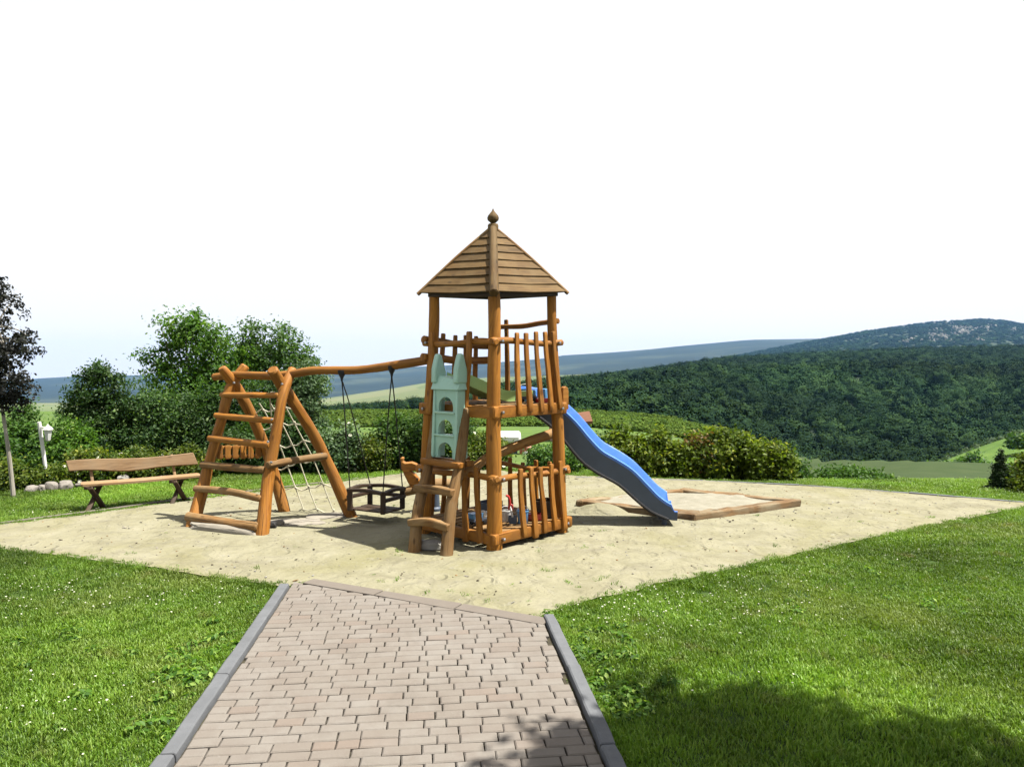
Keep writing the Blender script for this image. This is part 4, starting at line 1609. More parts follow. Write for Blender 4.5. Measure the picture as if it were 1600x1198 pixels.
def crown_points(lobes, ncl, nleaf, spread, rng, shell=.55, jag=.22, sprig=.14):
    L = np.array(lobes, float)
    wt = (L[:, 3] * L[:, 4] * L[:, 5]) ** (2 / 3)
    wt /= wt.sum()
    pick = rng.choice(len(L), ncl, p=wt)
    d = rng.normal(size=(ncl, 3))
    d /= np.linalg.norm(d, axis=1, keepdims=True)
    rad = (1 - shell * rng.random(ncl) ** 1.6) * (1 + jag * rng.normal(size=ncl) * .6)
    spr = rng.random(ncl) < sprig
    rad = np.where(spr, 1.02 + (.24 + .6 * sprig) * rng.random(ncl) ** 2, rad)
    cc = L[pick, :3] + d * L[pick, 3:6] * rad[:, None]
    ct = rng.random(ncl)
    k = rng.choice(ncl, nleaf)
    sp = spread * (.6 + .8 * rng.random(ncl))[k]
    off = rng.normal(size=(nleaf, 3)) * sp[:, None]
    off[:, 2] *= .8
    P = cc[k] + off
    Nn = d[k] * .7 + rng.normal(size=(nleaf, 3)) * .75 + np.array([0, 0, .55])
    tint = np.clip(.55 * ct[k] + .45 * rng.random(nleaf), 0, 1)
    return P, Nn, tint, cc


LEAF_N, LEAF_S = 1.5, 1.35


def plant(name, label, cat, base, lobes, mat, nleaf, leaf=.05, ncl=None, spread=.10, stems=5, stem_r=.02, bark=None, seed=1, shell=.55, jag=.22, flowers=0, group=None, trunk=None, part='crown', asp=.55, fmat=None, sprig=.14):
    rng = np.random.default_rng(seed)
    rnd = random.Random(seed)
    t = thing(name, label, cat, tuple(base), group)
    nleaf = int(nleaf * LEAF_N)
    leaf = leaf * (LEAF_S if leaf < .1 else 1)
    ncl = ncl or max(20, nleaf // 60)
    P, Nn, tint, cc = crown_points(lobes, ncl, nleaf, spread, rng, shell, jag, sprig)
    zmin = base[2] + .02
    P[:, 2] = np.maximum(P[:, 2], zmin + .03 * rng.random(len(P)))
    size = leaf * (.65 + .7 * rng.random(nleaf))
    me = leaves_mesh(P, Nn, size, tint, part, mat, asp, rng=rng)
    o = bpy.data.objects.new(part, me)
    COL.objects.link(o)
    o.parent = t
    o.matrix_parent_inverse = Matrix.Translation(-Vector(base))
    mb = MB()
    b = Vector(base)
    if trunk:
        mb.sweep(trunk[0], trunk[1], wob=.12, n=9)
        st = Vector(trunk[0][-1])
        mid = Vector(trunk[0][-2])
    for i in range(stems):
        e = Vector(cc[rnd.randrange(len(cc))])
        if trunk:
            s0 = mid.lerp(st, rnd.random())
        else:
            s0 = b + Vector((rnd.uniform(-.08, .08), rnd.uniform(-.08, .08), -.05))
        m_ = s0.lerp(e, .5) + Vector((rnd.uniform(-.06, .06), rnd.uniform(-.06, .06), rnd.uniform(.0, .12) * (e - s0).length))
        mb.sweep([s0, m_, e], [stem_r, stem_r * .6, stem_r * .22], wob=.1, n=5, res=3)
    if mb.V:
        mb.build('trunk' if trunk else 'stem', bark or M_BARK, t)
    if flowers:
        idx = rng.choice(len(P), flowers, replace=False)
        fb = MB()
        cen = np.array([l[:3] for l in lobes]).mean(0)
        for i in idx:
            c = Vector(P[i])
            c.y -= .05
            nrm = (Vector((rng.normal() * .4, -.8, .6 + rng.normal() * .3))).normalized()
            q = nrm.to_track_quat('Z', 'Y').to_matrix()
            r = .028 + .014 * rng.random()
            fb.lathe([(r * .35, -.008), (r, .006), (r * .85, .016), (r * .3, .012)], c, 7, q)
        fb.build('blossom', fmat or M_PETAL, t)
    return t


def bush(name, label, cat, x0, x1, yt, yb, d, mat, nleaf, seed, leaf=.05, nl=5, fl=0, spread=.09, shell=.5, jag=.2, ground=None, group=None, depth=.8, asp=.55, fmat=None):
    """a shrub that fills view columns x0..x1 and rows yt..yb at distance d: several overlapping rounded lobes"""
    rnd = random.Random(seed)
    c = dp((x0 + x1) / 2, yb, d)
    gz = float(lawn_h(np.array(c.x), np.array(d))) if d < 13.8 else c.z
    gz = min(gz, c.z) if ground is None else ground
    wd, ht = (x1 - x0) / F_PX * d, dp(x0, yt, d).z - gz
    lobes = []
    for k in range(nl):
        f = (k + .5) / nl
        hx = (f - .5) * wd * .72
        hh = ht * (1 - .5 * abs(f - .5) * rnd.uniform(.3, 1.2)) * rnd.uniform(.74, 1.02)
        rx, rz = wd / nl * rnd.uniform(.85, 1.15) * (1.0 if nl > 1 else .55), hh * .5
        lobes.append((c.x + hx, d + rnd.uniform(-.12, .12), gz + hh * .5, rx * .8, wd * .5 * depth * rnd.uniform(.7, 1) if nl > 1 else rx, rz * .88))
    return plant(name, label, cat, (c.x, d, gz), lobes, mat, nleaf, leaf, None, spread, 6, .014, None, seed, shell, jag, fl, group, asp=asp, fmat=fmat)


# big trees and bushes on the left, in front of the valley
def lob(px, py, d, rx, rz, ry=None):
    p = dp(px, py, d)
    k = d / F_PX
    return (p.x, p.y, p.z, rx * k, (ry or rx) * k, rz * k)


plant('leafy_tree', 'tall light green leafy tree behind the climbing frame', 'tree', (dp(300, 760, 16).x, 16, -.6),
      [lob(268, 520, 16, 26, 22), lob(310, 535, 16, 42, 36), lob(265, 570, 16, 38, 30), lob(325, 590, 16, 48, 40), lob(275, 630, 15.8, 45, 45), lob(330, 650, 15.8, 45, 45), lob(300, 500, 16, 14, 14), lob(338, 520, 16, 15, 18), lob(246, 585, 16, 14, 14), lob(352, 556, 16.2, 24, 26), lob(360, 595, 16.2, 30, 36)],
      L_LIGHT, 11500, .06, 300, .105, 34, .022, None, 11, .7, .3, sprig=.3, trunk=([Vector((dp(300, 760, 16).x, 16, -.7)), Vector((dp(302, 690, 16).x, 16, .5)), Vector((dp(300, 600, 16).x, 16, 1.6))], [.09, .07, .045]))
plant('leafy_tree', 'bushy mid green tree with wispy top rising above the swing beam', 'tree', (dp(420, 760, 17).x, 17, -.8),
      [lob(410, 545, 17, 38, 34), lob(450, 545, 17, 30, 26), lob(385, 560, 17, 30, 30), lob(430, 590, 17, 55, 40), lob(420, 640, 17, 60, 50), lob(470, 570, 17, 20, 18), lob(440, 520, 17, 16, 12), lob(395, 525, 17, 16, 16)],
      L_MID, 9500, .058, 260, .105, 34, .022, None, 12, .65, .3, sprig=.32, trunk=([Vector((dp(420, 760, 17).x, 17, -.9)), Vector((dp(421, 690, 17).x, 17, .4)), Vector((dp(418, 610, 17).x, 17, 1.5))], [.09, .07, .04]))
plant('silver_shrub', 'grey green silver leaved shrub right of the climbing frame top', 'shrub', (dp(475, 740, 15).x, 15, -.4),
      [lob(478, 590, 15, 28, 24), lob(495, 615, 15, 18, 18), lob(470, 630, 15, 30, 28), lob(450, 600, 15, 18, 24), lob(478, 680, 15, 34, 40)],
      L_SILVER, 7000, .05, 190, .10, 10, .018, None, 13, .6, .25)
plant('dark_bush', 'dark green cone shaped bush left of the tall tree', 'bush', (dp(150, 760, 14.6).x, 14.6, -.35),
      [lob(152, 612, 14.6, 34, 38), lob(150, 580, 14.6, 18, 14), lob(130, 640, 14.6, 30, 32), lob(175, 645, 14.6, 34, 40), lob(150, 690, 14.4, 50, 40), lob(170, 595, 14.6, 18, 16)],
      L_DARK, 10500, .046, 300, .075, 14, .016, None, 14, .6, .2, sprig=.25)
plant('dark_bush', 'wide dark green bush between the cone shaped bush and tall tree', 'bush', (dp(240, 760, 14.5).x, 14.5, -.35),
      [lob(220, 630, 14.5, 34, 34), lob(255, 640, 14.5, 42, 40), lob(300, 660, 14.3, 45, 40), lob(340, 660, 14.3, 35, 50), lob(240, 690, 14.2, 50, 35), lob(300, 705, 14.2, 60, 30), lob(375, 650, 14.5, 45, 60), lob(385, 705, 14.2, 50, 35)],
      L_DARK, 17000, .05, 420, .10, 8, .02, None, 15, .6, .2)
bush('green_bush', 'round green bush behind the white lantern post', 'bush', 12, 72, 626, 760, 15, L_MID, 6000, 21, .05, 3)
bush('green_bush', 'light green bush right of the white lantern post', 'bush', 60, 150, 640, 760, 13.6, L_LIGHT, 7500, 22, .05, 4)
bush('green_bush', 'green bush at the left edge behind the thin trunk', 'bush', -60, 30, 650, 765, 13.4, L_MID, 6000, 23, .05, 3)
for i, (x0, x1, yt, yb, d, fl, lb) in enumerate(((-40, 62, 718, 771, 11.4, 4, 'yellow green shrub around the base of the thin pale trunk'), (62, 118, 716, 766, 11.7, 3, 'low shrub with few white blossoms at the lantern foot'),
                                         (96, 190, 690, 762, 12.0, 16, 'white flowering rose shrub behind the left end of the bench'), (180, 262, 700, 756, 12.3, 3, 'yellow green rose shrub behind the middle of the bench'),
                                         (250, 345, 695, 752, 12.6, 6, 'rose shrub behind the right end of the bench'))):
    bush('rose_shrub', lb, 'shrub', x0, x1, yt, yb, d, L_YELLOW, 5200, 30 + i, .045, 4, fl, .075, .7, .3, group='rose shrubs behind the bench')
bush('hedge_shrub', 'dark green shrub seen through the climbing frame legs', 'shrub', 330, 430, 655, 742, 13.2, L_DARK, 6500, 41, .05, 4, 4)
bush('hedge_shrub', 'dark shrub seen through the rope net', 'shrub', 410, 510, 640, 740, 13.4, L_DARK, 7000, 42, .05, 4, 6)
bush('variegated_shrub', 'pale variegated shrub right of the slanting climbing frame leg', 'shrub', 492, 565, 664, 738, 13.3, L_SILVER, 6500, 43, .045, 4, 10)
bush('yellow_shrub', 'yellowish shrub below the left swing rope', 'shrub', 552, 604, 672, 736, 13.5, L_YELLOW, 5200, 44, .045, 3, 3)
bush('tall_shrub', 'upright dark green shrub behind the right swing rope', 'shrub', 588, 640, 634, 736, 13.8, L_MID, 6000, 45, .048, 3)
bush('tall_shrub', 'upright dark green shrub left of the tower posts', 'shrub', 630, 690, 632, 735, 13.8, L_DARK, 6500, 46, .048, 3)
bush('tall_shrub', 'dark shrub seen behind the mint toddler slide', 'shrub', 675, 740, 645, 736, 14.2, L_DARK, 5500, 47, .048, 3)
bush('yellow_shrub', 'pale yellow shrub seen between ladder and near tower post', 'shrub', 722, 790, 672, 738, 13.6, L_YELLOW, 5500, 48, .045, 3, 6)
bush('tall_shrub', 'dark green shrub seen through the tower left of the right post', 'shrub', 826, 900, 690, 742, 13.4, L_MID, 4500, 49, .048, 3)
bush('tall_shrub', 'dark shrub behind the upper bend of the blue slide', 'shrub', 905, 975, 664, 745, 14.5, L_DARK, 6500, 50, .05, 3)
hed = [(950, 1018, 662, 'leftmost clipped shrub of the right hedge beside the slide'), (1000, 1062, 668, 'second hedge shrub from the slide'), (1045, 1105, 672, 'middle hedge shrub with a few rusty leaves'),
       (1085, 1150, 657, 'tallest shrub of the right hedge'), (1130, 1195, 668, 'yellow green hedge shrub second from the right end'), (1170, 1238, 684, 'rounded shrub at the right end of the hedge')]
for i, (x0, x1, yt, lb) in enumerate(hed):
    bush('hedge_shrub', lb, 'shrub', x0, x1, yt, 752, 12.7, L_HEDGE, 7500, 60 + i, .056, 6, 0, .07, .45, .35, group='shrubs of the right hedge')
bush('rusty_shrub', 'small rusty brown shrub poking out of the hedge middle', 'shrub', 1072, 1108, 672, 745, 12.5, L_RUST, 900, 68, .05, 2)
bush('low_shrub', 'low green shrub just beyond the right end of the hedge', 'shrub', 1222, 1262, 716, 752, 14.2, L_MID, 2200, 70, .05, 3)
bush('low_shrub', 'low dark sprawling shrub on the slope beyond the kerb', 'shrub', 1292, 1382, 732, 764, 12.9, L_MID, 4200, 71, .05, 4)
plant('cypress', 'small dark green cypress at the right edge of the sand', 'tree', (dp(1562, 780, 11.3).x, 11.3, float(lawn_h(np.array(8.), np.array(11.3)))),
      [lob(1560, 765, 11.3, 14, 14), lob(1561, 752, 11.3, 13, 15), lob(1562, 738, 11.3, 11, 15), lob(1563, 724, 11.3, 8, 13), lob(1564, 711, 11.3, 4, 9)], L_CYP, 6500, .024, 300, .022, 3, .014, None, 81, .6, .05, asp=.4, sprig=0)
plant('variegated_shrub', 'yellow variegated shrub cut off by the right edge of the photo', 'shrub', (dp(1598, 780, 11.1).x, 11.1, -.05),
      [lob(1602, 762, 11.1, 20, 20), lob(1595, 772, 11.1, 13, 12), lob(1630, 748, 11.1, 28, 34), lob(1606, 735, 11.3, 16, 18)], L_YELLOW, 6000, .045, 160, .07, 5, .014, None, 82, .6, .2)
bush('green_bush', 'mid green bush behind the small cypress', 'bush', 1588, 1700, 702, 776, 12.2, L_LIGHT, 6000, 83, .05, 4)

# dark young tree at the left edge with a thin pale leaning trunk
tb = gp(21, 772)
tp = [tb - Vector((0, 0, .05)), dp(14, 710, tb.y), dp(4, 640, tb.y), dp(-6, 560, tb.y), dp(-2, 480, tb.y)]
plant('young_tree', 'young dark leaved tree with thin pale leaning trunk at left edge', 'tree', tuple(tb),
      [lob(-12, 590, tb.y, 55, 40), lob(-15, 540, tb.y, 58, 40), lob(-12, 490, tb.y, 42, 34), lob(0, 452, tb.y, 16, 22), lob(22, 600, tb.y, 30, 28), lob(20, 540, tb.y, 26, 28), lob(10, 625, tb.y, 24, 16), lob(-60, 560, tb.y, 50, 70)],
      L_PURPLE, 5600, .042, 260, .05, 16, .014, M_PALEBARK, 91, .85, .25, trunk=(tp, [.032, .028, .024, .018, .008]))

# broad tree standing to the right of the path, outside the picture; it throws the shade on the lawn
sx, sy = 3.6, 2.95
plant('shade_tree', 'broad leafy tree beside the right lawn, throwing its shade across the lower right corner', 'tree', (6.6, 1.0, -.03),
      [(sx, sy, 5.1, .95, 1.15, .7), (sx - .35, sy - .15, 5.2, .7, 1.1, .6), (sx + .9, sy - .45, 5.2, 1.0, 1.0, .8), (sx - .85, sy - .2, 5.0, .4, .6, .4), (sx + 2.0, sy - 1.3, 5.3, 1.5, 1.3, 1.0), (sx + 1.6, sy - 1.6, 6.0, 1.6, 1.5, 1.0)],
      L_MID, 42000, .14, 800, .13, 16, .035, None, 95, .9, .12, trunk=([Vector((6.6, 1.0, -.1)), Vector((6.5, 1.05, 1.8)), Vector((6.2, 1.2, 4.2))], [.17, .14, .09]))

# trees and bushes on the far vineyard slope
for i, (px, yb, d, w_, h_, lb) in enumerate(((1518, 742, 112, 40, 36, 'grey green round tree at the foot of the vineyard slope'), (1535, 742, 108, 24, 18, 'small bush right of the round tree below the vineyard'),
                                      (1478, 742, 112, 36, 20, 'low bush at the left foot of the vineyard slope'), (1590, 700, 122, 24, 20, 'small tree high on the vineyard slope near the right edge'))):
    c = dp(px, yb, d)
    k = d / F_PX
    plant('slope_tree', lb, 'tree', tuple(c), [lob(px, yb - h_ * .5, d, w_ * .32, h_ * .45), lob(px - w_ * .25, yb - h_ * .35, d, w_ * .25, h_ * .33), lob(px + w_ * .25, yb - h_ * .35, d, w_ * .25, h_ * .33)],
          L_MID, 1500, .55, 90, .45, 3, .1, None, 100 + i, .6, .2)


# ------------------------------------------------------------------ small house beyond the shrubs
def m_tiles():
    return m_plain('red_roof_tiles', (.12, .055, .03), .85, .35, .6, .2, 3)


def m_rbrick():
    m, nt, out = new_mat('red_brickwork')
    N = NT(nt)
    br_ = N.n('ShaderNodeTexBrick')
    br_.inputs['Scale'].default_value = 9
    br_.inputs['Color1'].default_value = (.25, .07, .035, 1)
    br_.inputs['Color2'].default_value = (.2, .06, .03, 1)
    br_.inputs['Mortar'].default_value = (.3, .28, .25, 1)
    N.l(N.coord('Object'), br_.inputs['Vector'])
    N.pbsdf(out, br_.outputs['Color'], .9)
    return m


M_TILE, M_RBRICK = m_tiles(), m_rbrick()
hd_ = 24
hs = thing('garden_house', 'small brick garden house with red tiled roof behind the slide', 'house', (dp(885, 700, hd_).x, hd_, -1.2))
A, Bc = dp(862, 668, hd_), dp(914, 668, hd_)
gz = -1.6
MB().hexa([Vector((A.x, hd_, gz)), Vector((Bc.x, hd_, gz)), Vector((Bc.x, hd_ + 1.6, gz)), Vector((A.x, hd_ + 1.6, gz)), Vector((A.x, hd_, A.z)), Vector((Bc.x, hd_, A.z)), Vector((Bc.x, hd_ + 1.6, A.z)), Vector((A.x, hd_ + 1.6, A.z))]).build('wall', M_RBRICK, hs, smooth=False)
r0, r1 = dp(858, 668, hd_ - .2), dp(926, 662, hd_ - .2)
q0, q1 = dp(880, 652, hd_ + .9), dp(921, 646, hd_ + .9)
mb = MB()
for a_, b_, c_, d_ in ((r0, r1, q1, q0), (q0, q1, Vector((r1.x, hd_ + 2, r1.z)), Vector((r0.x, hd_ + 2, r0.z)))):
    up = Vector((0, 0, .09))
    mb.hexa([a_, b_, c_, d_, a_ + up, b_ + up, c_ + up, d_ + up])
mb.build('roof', M_TILE, hs, smooth=False)
vd = 18.5
an = thing('white_annex', 'white topped brick shelter seen between the tower posts', 'shelter', (dp(805, 730, vd).x, vd, -.9))
a_, b_ = dp(772, 692, vd), dp(814, 692, vd)
th_ = dp(800, 679, vd).z - a_.z
MB().box(Vector(((a_.x + b_.x) / 2, vd + .5, a_.z + th_ / 2)), b_.x - a_.x, 1.2, th_).build('roof_slab', M_WHITE, an, bevel=.06)
MB().box(Vector(((a_.x + b_.x) / 2 - .03, vd + .5, (a_.z - 1.3) / 2)), b_.x - a_.x - .12, 1.05, a_.z + 1.3).build('wall', M_SLATE, an)
a_, b_ = dp(812, 700, vd - .3), dp(831, 700, vd - .3)
MB().box(Vector(((a_.x + b_.x) / 2, vd, (a_.z - 1.3) / 2)), b_.x - a_.x, .4, a_.z + 1.3).build('pillar', M_RBRICK, an)
a_, b_ = dp(817, 708, vd - .6), dp(825, 722, vd - .6)
MB().box(Vector(((a_.x + b_.x) / 2, vd - .27, (a_.z + b_.z) / 2)), b_.x - a_.x, .05, a_.z - b_.z).build('panel', M_WHITE, an)


# ------------------------------------------------------------------ uncountable stuff, scattered with geometry nodes
def scatter(name, pts, rot, scl, idx, variants, label, cat='plants'):
    coll = bpy.data.collections.new(name + '_kinds')
    for v in variants:
        coll.objects.link(v)
    me = bpy.data.meshes.new(name)
    me.vertices.add(len(pts))
    me.vertices.foreach_set('co', np.asarray(pts, np.float32).ravel())
    a = me.attributes.new('rot', 'FLOAT_VECTOR', 'POINT')
    a.data.foreach_set('vector', np.asarray(rot, np.float32).ravel())
    a = me.attributes.new('scl', 'FLOAT_VECTOR', 'POINT')
    a.data.foreach_set('vector', np.asarray(scl, np.float32).ravel())
    a = me.attributes.new('idx', 'INT', 'POINT')
    a.data.foreach_set('value', np.asarray(idx, np.int32))
    o = bpy.data.objects.new(name, me)
    COL.objects.link(o)
    ng = bpy.data.node_groups.new(name, 'GeometryNodeTree')
    ng.interface.new_socket('Geometry', in_out='INPUT', socket_type='NodeSocketGeometry')
    ng.interface.new_socket('Geometry', in_out='OUTPUT', socket_type='NodeSocketGeometry')
    gi, go = ng.nodes.new('NodeGroupInput'), ng.nodes.new('NodeGroupOutput')
    ci = ng.nodes.new('GeometryNodeCollectionInfo')
    ci.inputs['Collection'].default_value = coll
    ci.inputs['Separate Children'].default_value = True
    ci.inputs['Reset Children'].default_value = True
    ip = ng.nodes.new('GeometryNodeInstanceOnPoints')
    ip.inputs['Pick Instance'].default_value = True

    def at(nm, ty):
        n_ = ng.nodes.new('GeometryNodeInputNamedAttribute')
        n_.data_type = ty
        n_.inputs['Name'].default_value = nm
        return n_.outputs['Attribute']
    e2r = ng.nodes.new('FunctionNodeEulerToRotation')
    ng.links.new(at('rot', 'FLOAT_VECTOR'), e2r.inputs[0])
    ng.links.new(gi.outputs[0], ip.inputs['Points'])
    ng.links.new(ci.outputs[0], ip.inputs['Instance'])
    ng.links.new(at('idx', 'INT'), ip.inputs['Instance Index'])
    ng.links.new(e2r.outputs[0], ip.inputs['Rotation'])
    ng.links.new(at('scl', 'FLOAT_VECTOR'), ip.inputs['Scale'])
    ng.links.new(ip.outputs[0], go.inputs[0])
    md = o.modifiers.new('scatter', 'NODES')
    md.node_group = ng
    return tag(o, label, cat, kind='stuff')


def m_grass():
    m, nt, out = new_mat('grass_blades')
    N = NT(nt)
    oi = N.n('ShaderNodeObjectInfo')
    at = N.n('ShaderNodeAttribute', attribute_name='tint')
    f = N.math('MULTIPLY_ADD', at.outputs['Fac'], .46)
    f.node.inputs[2].default_value = .16
    f = N.math('ADD', f, N.math('MULTIPLY', oi.outputs['Random'], .32))
    col = N.ramp(f, [(.1, (.066, .148, .012)), (.45, (.125, .238, .023)), (.75, (.178, .285, .036)), (.93, (.24, .32, .06)), (1, (.29, .27, .10))])
    wp = N.wpos((1, 1, 0))
    p = N.ramp(N.noise(wp, .75, 4, .6, .3), [(.34, .60), (.64, 1.25)])
    col = N.mix(1.0, col, p, 'MULTIPLY')
    p = N.ramp(N.noise(wp, .23, 3, .5, .3), [(.36, .66), (.6, 1.12)])
    col = N.mix(1.0, col, p, 'MULTIPLY')
    p = N.ramp(N.noise(wp, .55, 5, .65, .2), [(.52, 0.0), (.70, .75)])
    col = N.mix(p, col, (.20, .25, .06))
    p = N.ramp(N.noise(wp, 2.6, 4, .6, .4), [(.60, 0.0), (.74, .65)])
    col = N.mix(p, col, (.20, .17, .075))
    b = N.n('ShaderNodeBsdfPrincipled')
    N.l(col, b.inputs['Base Color'])
    b.inputs['Roughness'].default_value = .5
    b.inputs['Specular IOR Level'].default_value = .25
    t = N.n('ShaderNodeBsdfTranslucent')
    N.l(N.mix(1.0, col, (1.3, 1.35, .6), 'MULTIPLY'), t.inputs['Color'])
    mx = N.n('ShaderNodeMixShader')
    mx.inputs[0].default_value = .35
    N.l(b.outputs[0], mx.inputs[1])
    N.l(t.outputs[0], mx.inputs[2])
    N.l(mx.outputs[0], out.inputs[0])
    return m


M_GRASS = m_grass()


def mesh_raw(name, V, Fc, tint, mat):
    me = bpy.data.meshes.new(name)
    me.from_pydata([tuple(v) for v in V], [], Fc)
    me.attributes.new('tint', 'FLOAT', 'FACE').data.foreach_set('value', tint)
    me.materials.append(mat)
    return bpy.data.objects.new(name, me)


def tuft(seed, n, rad, h0, h1, wd):
    rng = random.Random(seed)
    V, Fc, T = [], [], []
    for i in range(n):
        a, r = rng.random() * 6.283, rad * math.sqrt(rng.random())
        x, y = r * math.cos(a), r * math.sin(a)
        h = rng.uniform(h0, h1)
        b = rng.random() * 6.283
        le = rng.uniform(.15, .9) * h
        dx, dy = math.cos(b), math.sin(b)
        px_, py_ = -dy * wd * .5, dx * wd * .5
        k = len(V)
        V += [(x - px_, y - py_, -.01), (x + px_, y + py_, -.01), (x + dx * le * .35 - px_ * .8, y + dy * le * .35 - py_ * .8, h * .6), (x + dx * le * .35 + px_ * .8, y + dy * le * .35 + py_ * .8, h * .6), (x + dx * le, y + dy * le, h)]
        Fc += [(k, k + 1, k + 3, k + 2), (k + 2, k + 3, k + 4)]
        t = rng.random()
        T += [t, t]
    return mesh_raw('grass_tuft', V, Fc, T, M_GRASS)


tufts = [tuft(i, 46, .08, .014, .034, .0058) for i in range(8)] + [tuft(20 + i, 12, .05, .03, .06, .006) for i in range(3)]
NG = 85000
gx = RNG.uniform(-10.5, 10.5, NG)
gy = RNG.uniform(2.3, 13.7, NG)
PATHP = [path_pt(-2.5, PW0 - .13), path_pt(-2.5, PW1 + .13), path_pt(5.42, PW1 + .13), E1 + EN * .15, E0 + EN * .15, path_pt(6.36, PW0 - .13)]
PATH2 = np.array([(p.x, p.y) for p in PATHP])
keep = ~inside(SAND2, gx, gy) & ~inside(PATH2, gx, gy) & (np.abs(gx) < gy * .78 + 1.2)
keep &= RNG.random(NG) < np.where(gy < 6, 1.0, np.where(gy < 9, .8, .55))
# nothing grows under the shrubs
gx, gy = gx[keep], gy[keep]
ng_ = len(gx)
gz_ = lawn_h(gx, gy)
patch = .5 + .5 * vn(gx, gy, 1.3, 3)
s_ = (.75 + .5 * RNG.random(ng_)) * (.8 + .45 * patch)
tall = RNG.random(ng_) < .025
ix = np.where(tall, 8 + RNG.integers(0, 3, ng_), RNG.integers(0, 8, ng_))
rot = np.stack([RNG.normal(0, .12, ng_), RNG.normal(0, .12, ng_), RNG.uniform(0, 6.28, ng_)], 1)
far_k = np.clip((gy - 5) / 6, 0, 1)
scatter('grass', np.stack([gx, gy, gz_], 1), rot, np.stack([s_ * (1 + .35 * far_k)] * 2 + [s_], 1), ix, tufts, 'short green lawn grass on both sides of the path')
# scattered tufts creeping over the rim of the sand, the edging and the kerbs
ex, ey = [], []
n = len(SAND)
for i in range(n):
    a, b = SAND[i], SAND[(i + 1) % n]
    L = (b - a).length
    m_ = int(L * 75)
    if 4 < i < 7:
        m_ = int(L * 4)
    for k in range(m_):
        p = a.lerp(b, random.random())
        nn = Vector((-(b - a).y, (b - a).x, 0)).normalized()
        q = p + nn * random.gauss(-.015, .04)
        ex.append(q.x)
        ey.append(q.y)
for side in (-1, 1):
    for k in range(170):
        s0 = random.uniform(2.6, 6.3 if side < 0 else 5.4)
        r_ = (PW0 - .13 - abs(random.gauss(0, .02))) if side < 0 else (PW1 + .13 + abs(random.gauss(0, .02)))
        if random.random() < .14:
            r_ = PW0 + .0 if side < 0 else PW1 + .005
        p = path_pt(s0, r_)
        ex.append(p.x)
        ey.append(p.y)
for k in range(240):                                   # thin weeds on the sand itself
    p = gp(random.choice((random.gauss(870, 60), random.gauss(1330, 120), random.gauss(700, 200), random.uniform(0, 1500))), random.uniform(770, 940))
    if inside(SAND2, np.array([p.x]), np.array([p.y]))[0] and random.random() < .35:
        ex.append(p.x)
        ey.append(p.y)
ex, ey = np.array(ex), np.array(ey)
ne = len(ex)
se = .35 + .55 * RNG.random(ne)
scatter('grass_fringe', np.stack([ex, ey, np.full(ne, -.008)], 1), np.stack([RNG.normal(0, .2, ne), RNG.normal(0, .2, ne), RNG.uniform(0, 6.28, ne)], 1),
        np.stack([se, se, se * .9], 1), RNG.integers(0, 8, ne), tufts[:8], 'ragged grass growing over the edges of sand and kerbs')


# white clover and daisies
def flower(seed):
    rng = random.Random(seed)
    mb = MB()
    h = rng.uniform(.045, .065)
    r = rng.uniform(.0045, .0075)
    mb.lathe([(r * .4, 0), (r, .004), (r * .8, r * .8), (r * .2, r)], (0, 0, h), 6)
    me = bpy.data.meshes.new('clover_flower')
    me.from_pydata([tuple(v) for v in mb.V], [], mb.F)
    me.materials.append(M_PETAL)
    return bpy.data.objects.new('clover_flower', me)


fx, fy = [], []
for cx, cy_, sx_, sy_, m_ in ((1040, 935, 90, 22, 150), (960, 955, 60, 18, 90), (1150, 920, 80, 30, 120), (1240, 905, 90, 25, 60), (1100, 965, 90, 20, 60), (1400, 870, 120, 25, 30), (110, 935, 110, 14, 150), (300, 925, 90, 14, 60), (60, 920, 60, 10, 40),
                              (90, 1100, 70, 24, 46), (30, 1140, 50, 30, 20), (200, 1090, 80, 20, 16), (150, 795, 120, 8, 70), (60, 805, 60, 6, 50), (1300, 1000, 200, 60, 20), (1000, 1040, 60, 50, 14)):
    for k in range(int(m_ * .5)):
        p = gp(random.gauss(cx, sx_), min(1190, random.gauss(cy_, sy_)))
        fx.append(p.x)
        fy.append(p.y)
fx, fy = np.array(fx), np.array(fy)
keep = ~inside(SAND2, fx, fy) & ~inside(PATH2, fx, fy)
fx, fy = fx[keep], fy[keep]
nf = len(fx)
sf = .7 + .5 * RNG.random(nf)
scatter('clover_flowers', np.stack([fx, fy, lawn_h(fx, fy)], 1), np.stack([RNG.normal(0, .25, nf), RNG.normal(0, .25, nf), RNG.uniform(0, 6.28, nf)], 1),
        np.stack([sf] * 3, 1), RNG.integers(0, 5, nf), [flower(i) for i in range(5)], 'small white clover flowers dotting the lawn')


# broad-leaved weeds near the kerbs
def weed(seed, mat):
    rng = np.random.default_rng(seed)
    n_ = 26
    a = rng.uniform(0, 6.28, n_)
    r = .02 + .06 * rng.random(n_)
    P = np.stack([r * np.cos(a), r * np.sin(a), .02 + .05 * rng.random(n_)], 1)
    Nn = np.stack([np.cos(a) * .5, np.sin(a) * .5, np.ones(n_)], 1) + rng.normal(size=(n_, 3)) * .3
    me = leaves_mesh(P, Nn, .03 + .03 * rng.random(n_), rng.random(n_), 'weed', mat, .6, rng=rng)
    return bpy.data.objects.new('weed', me)


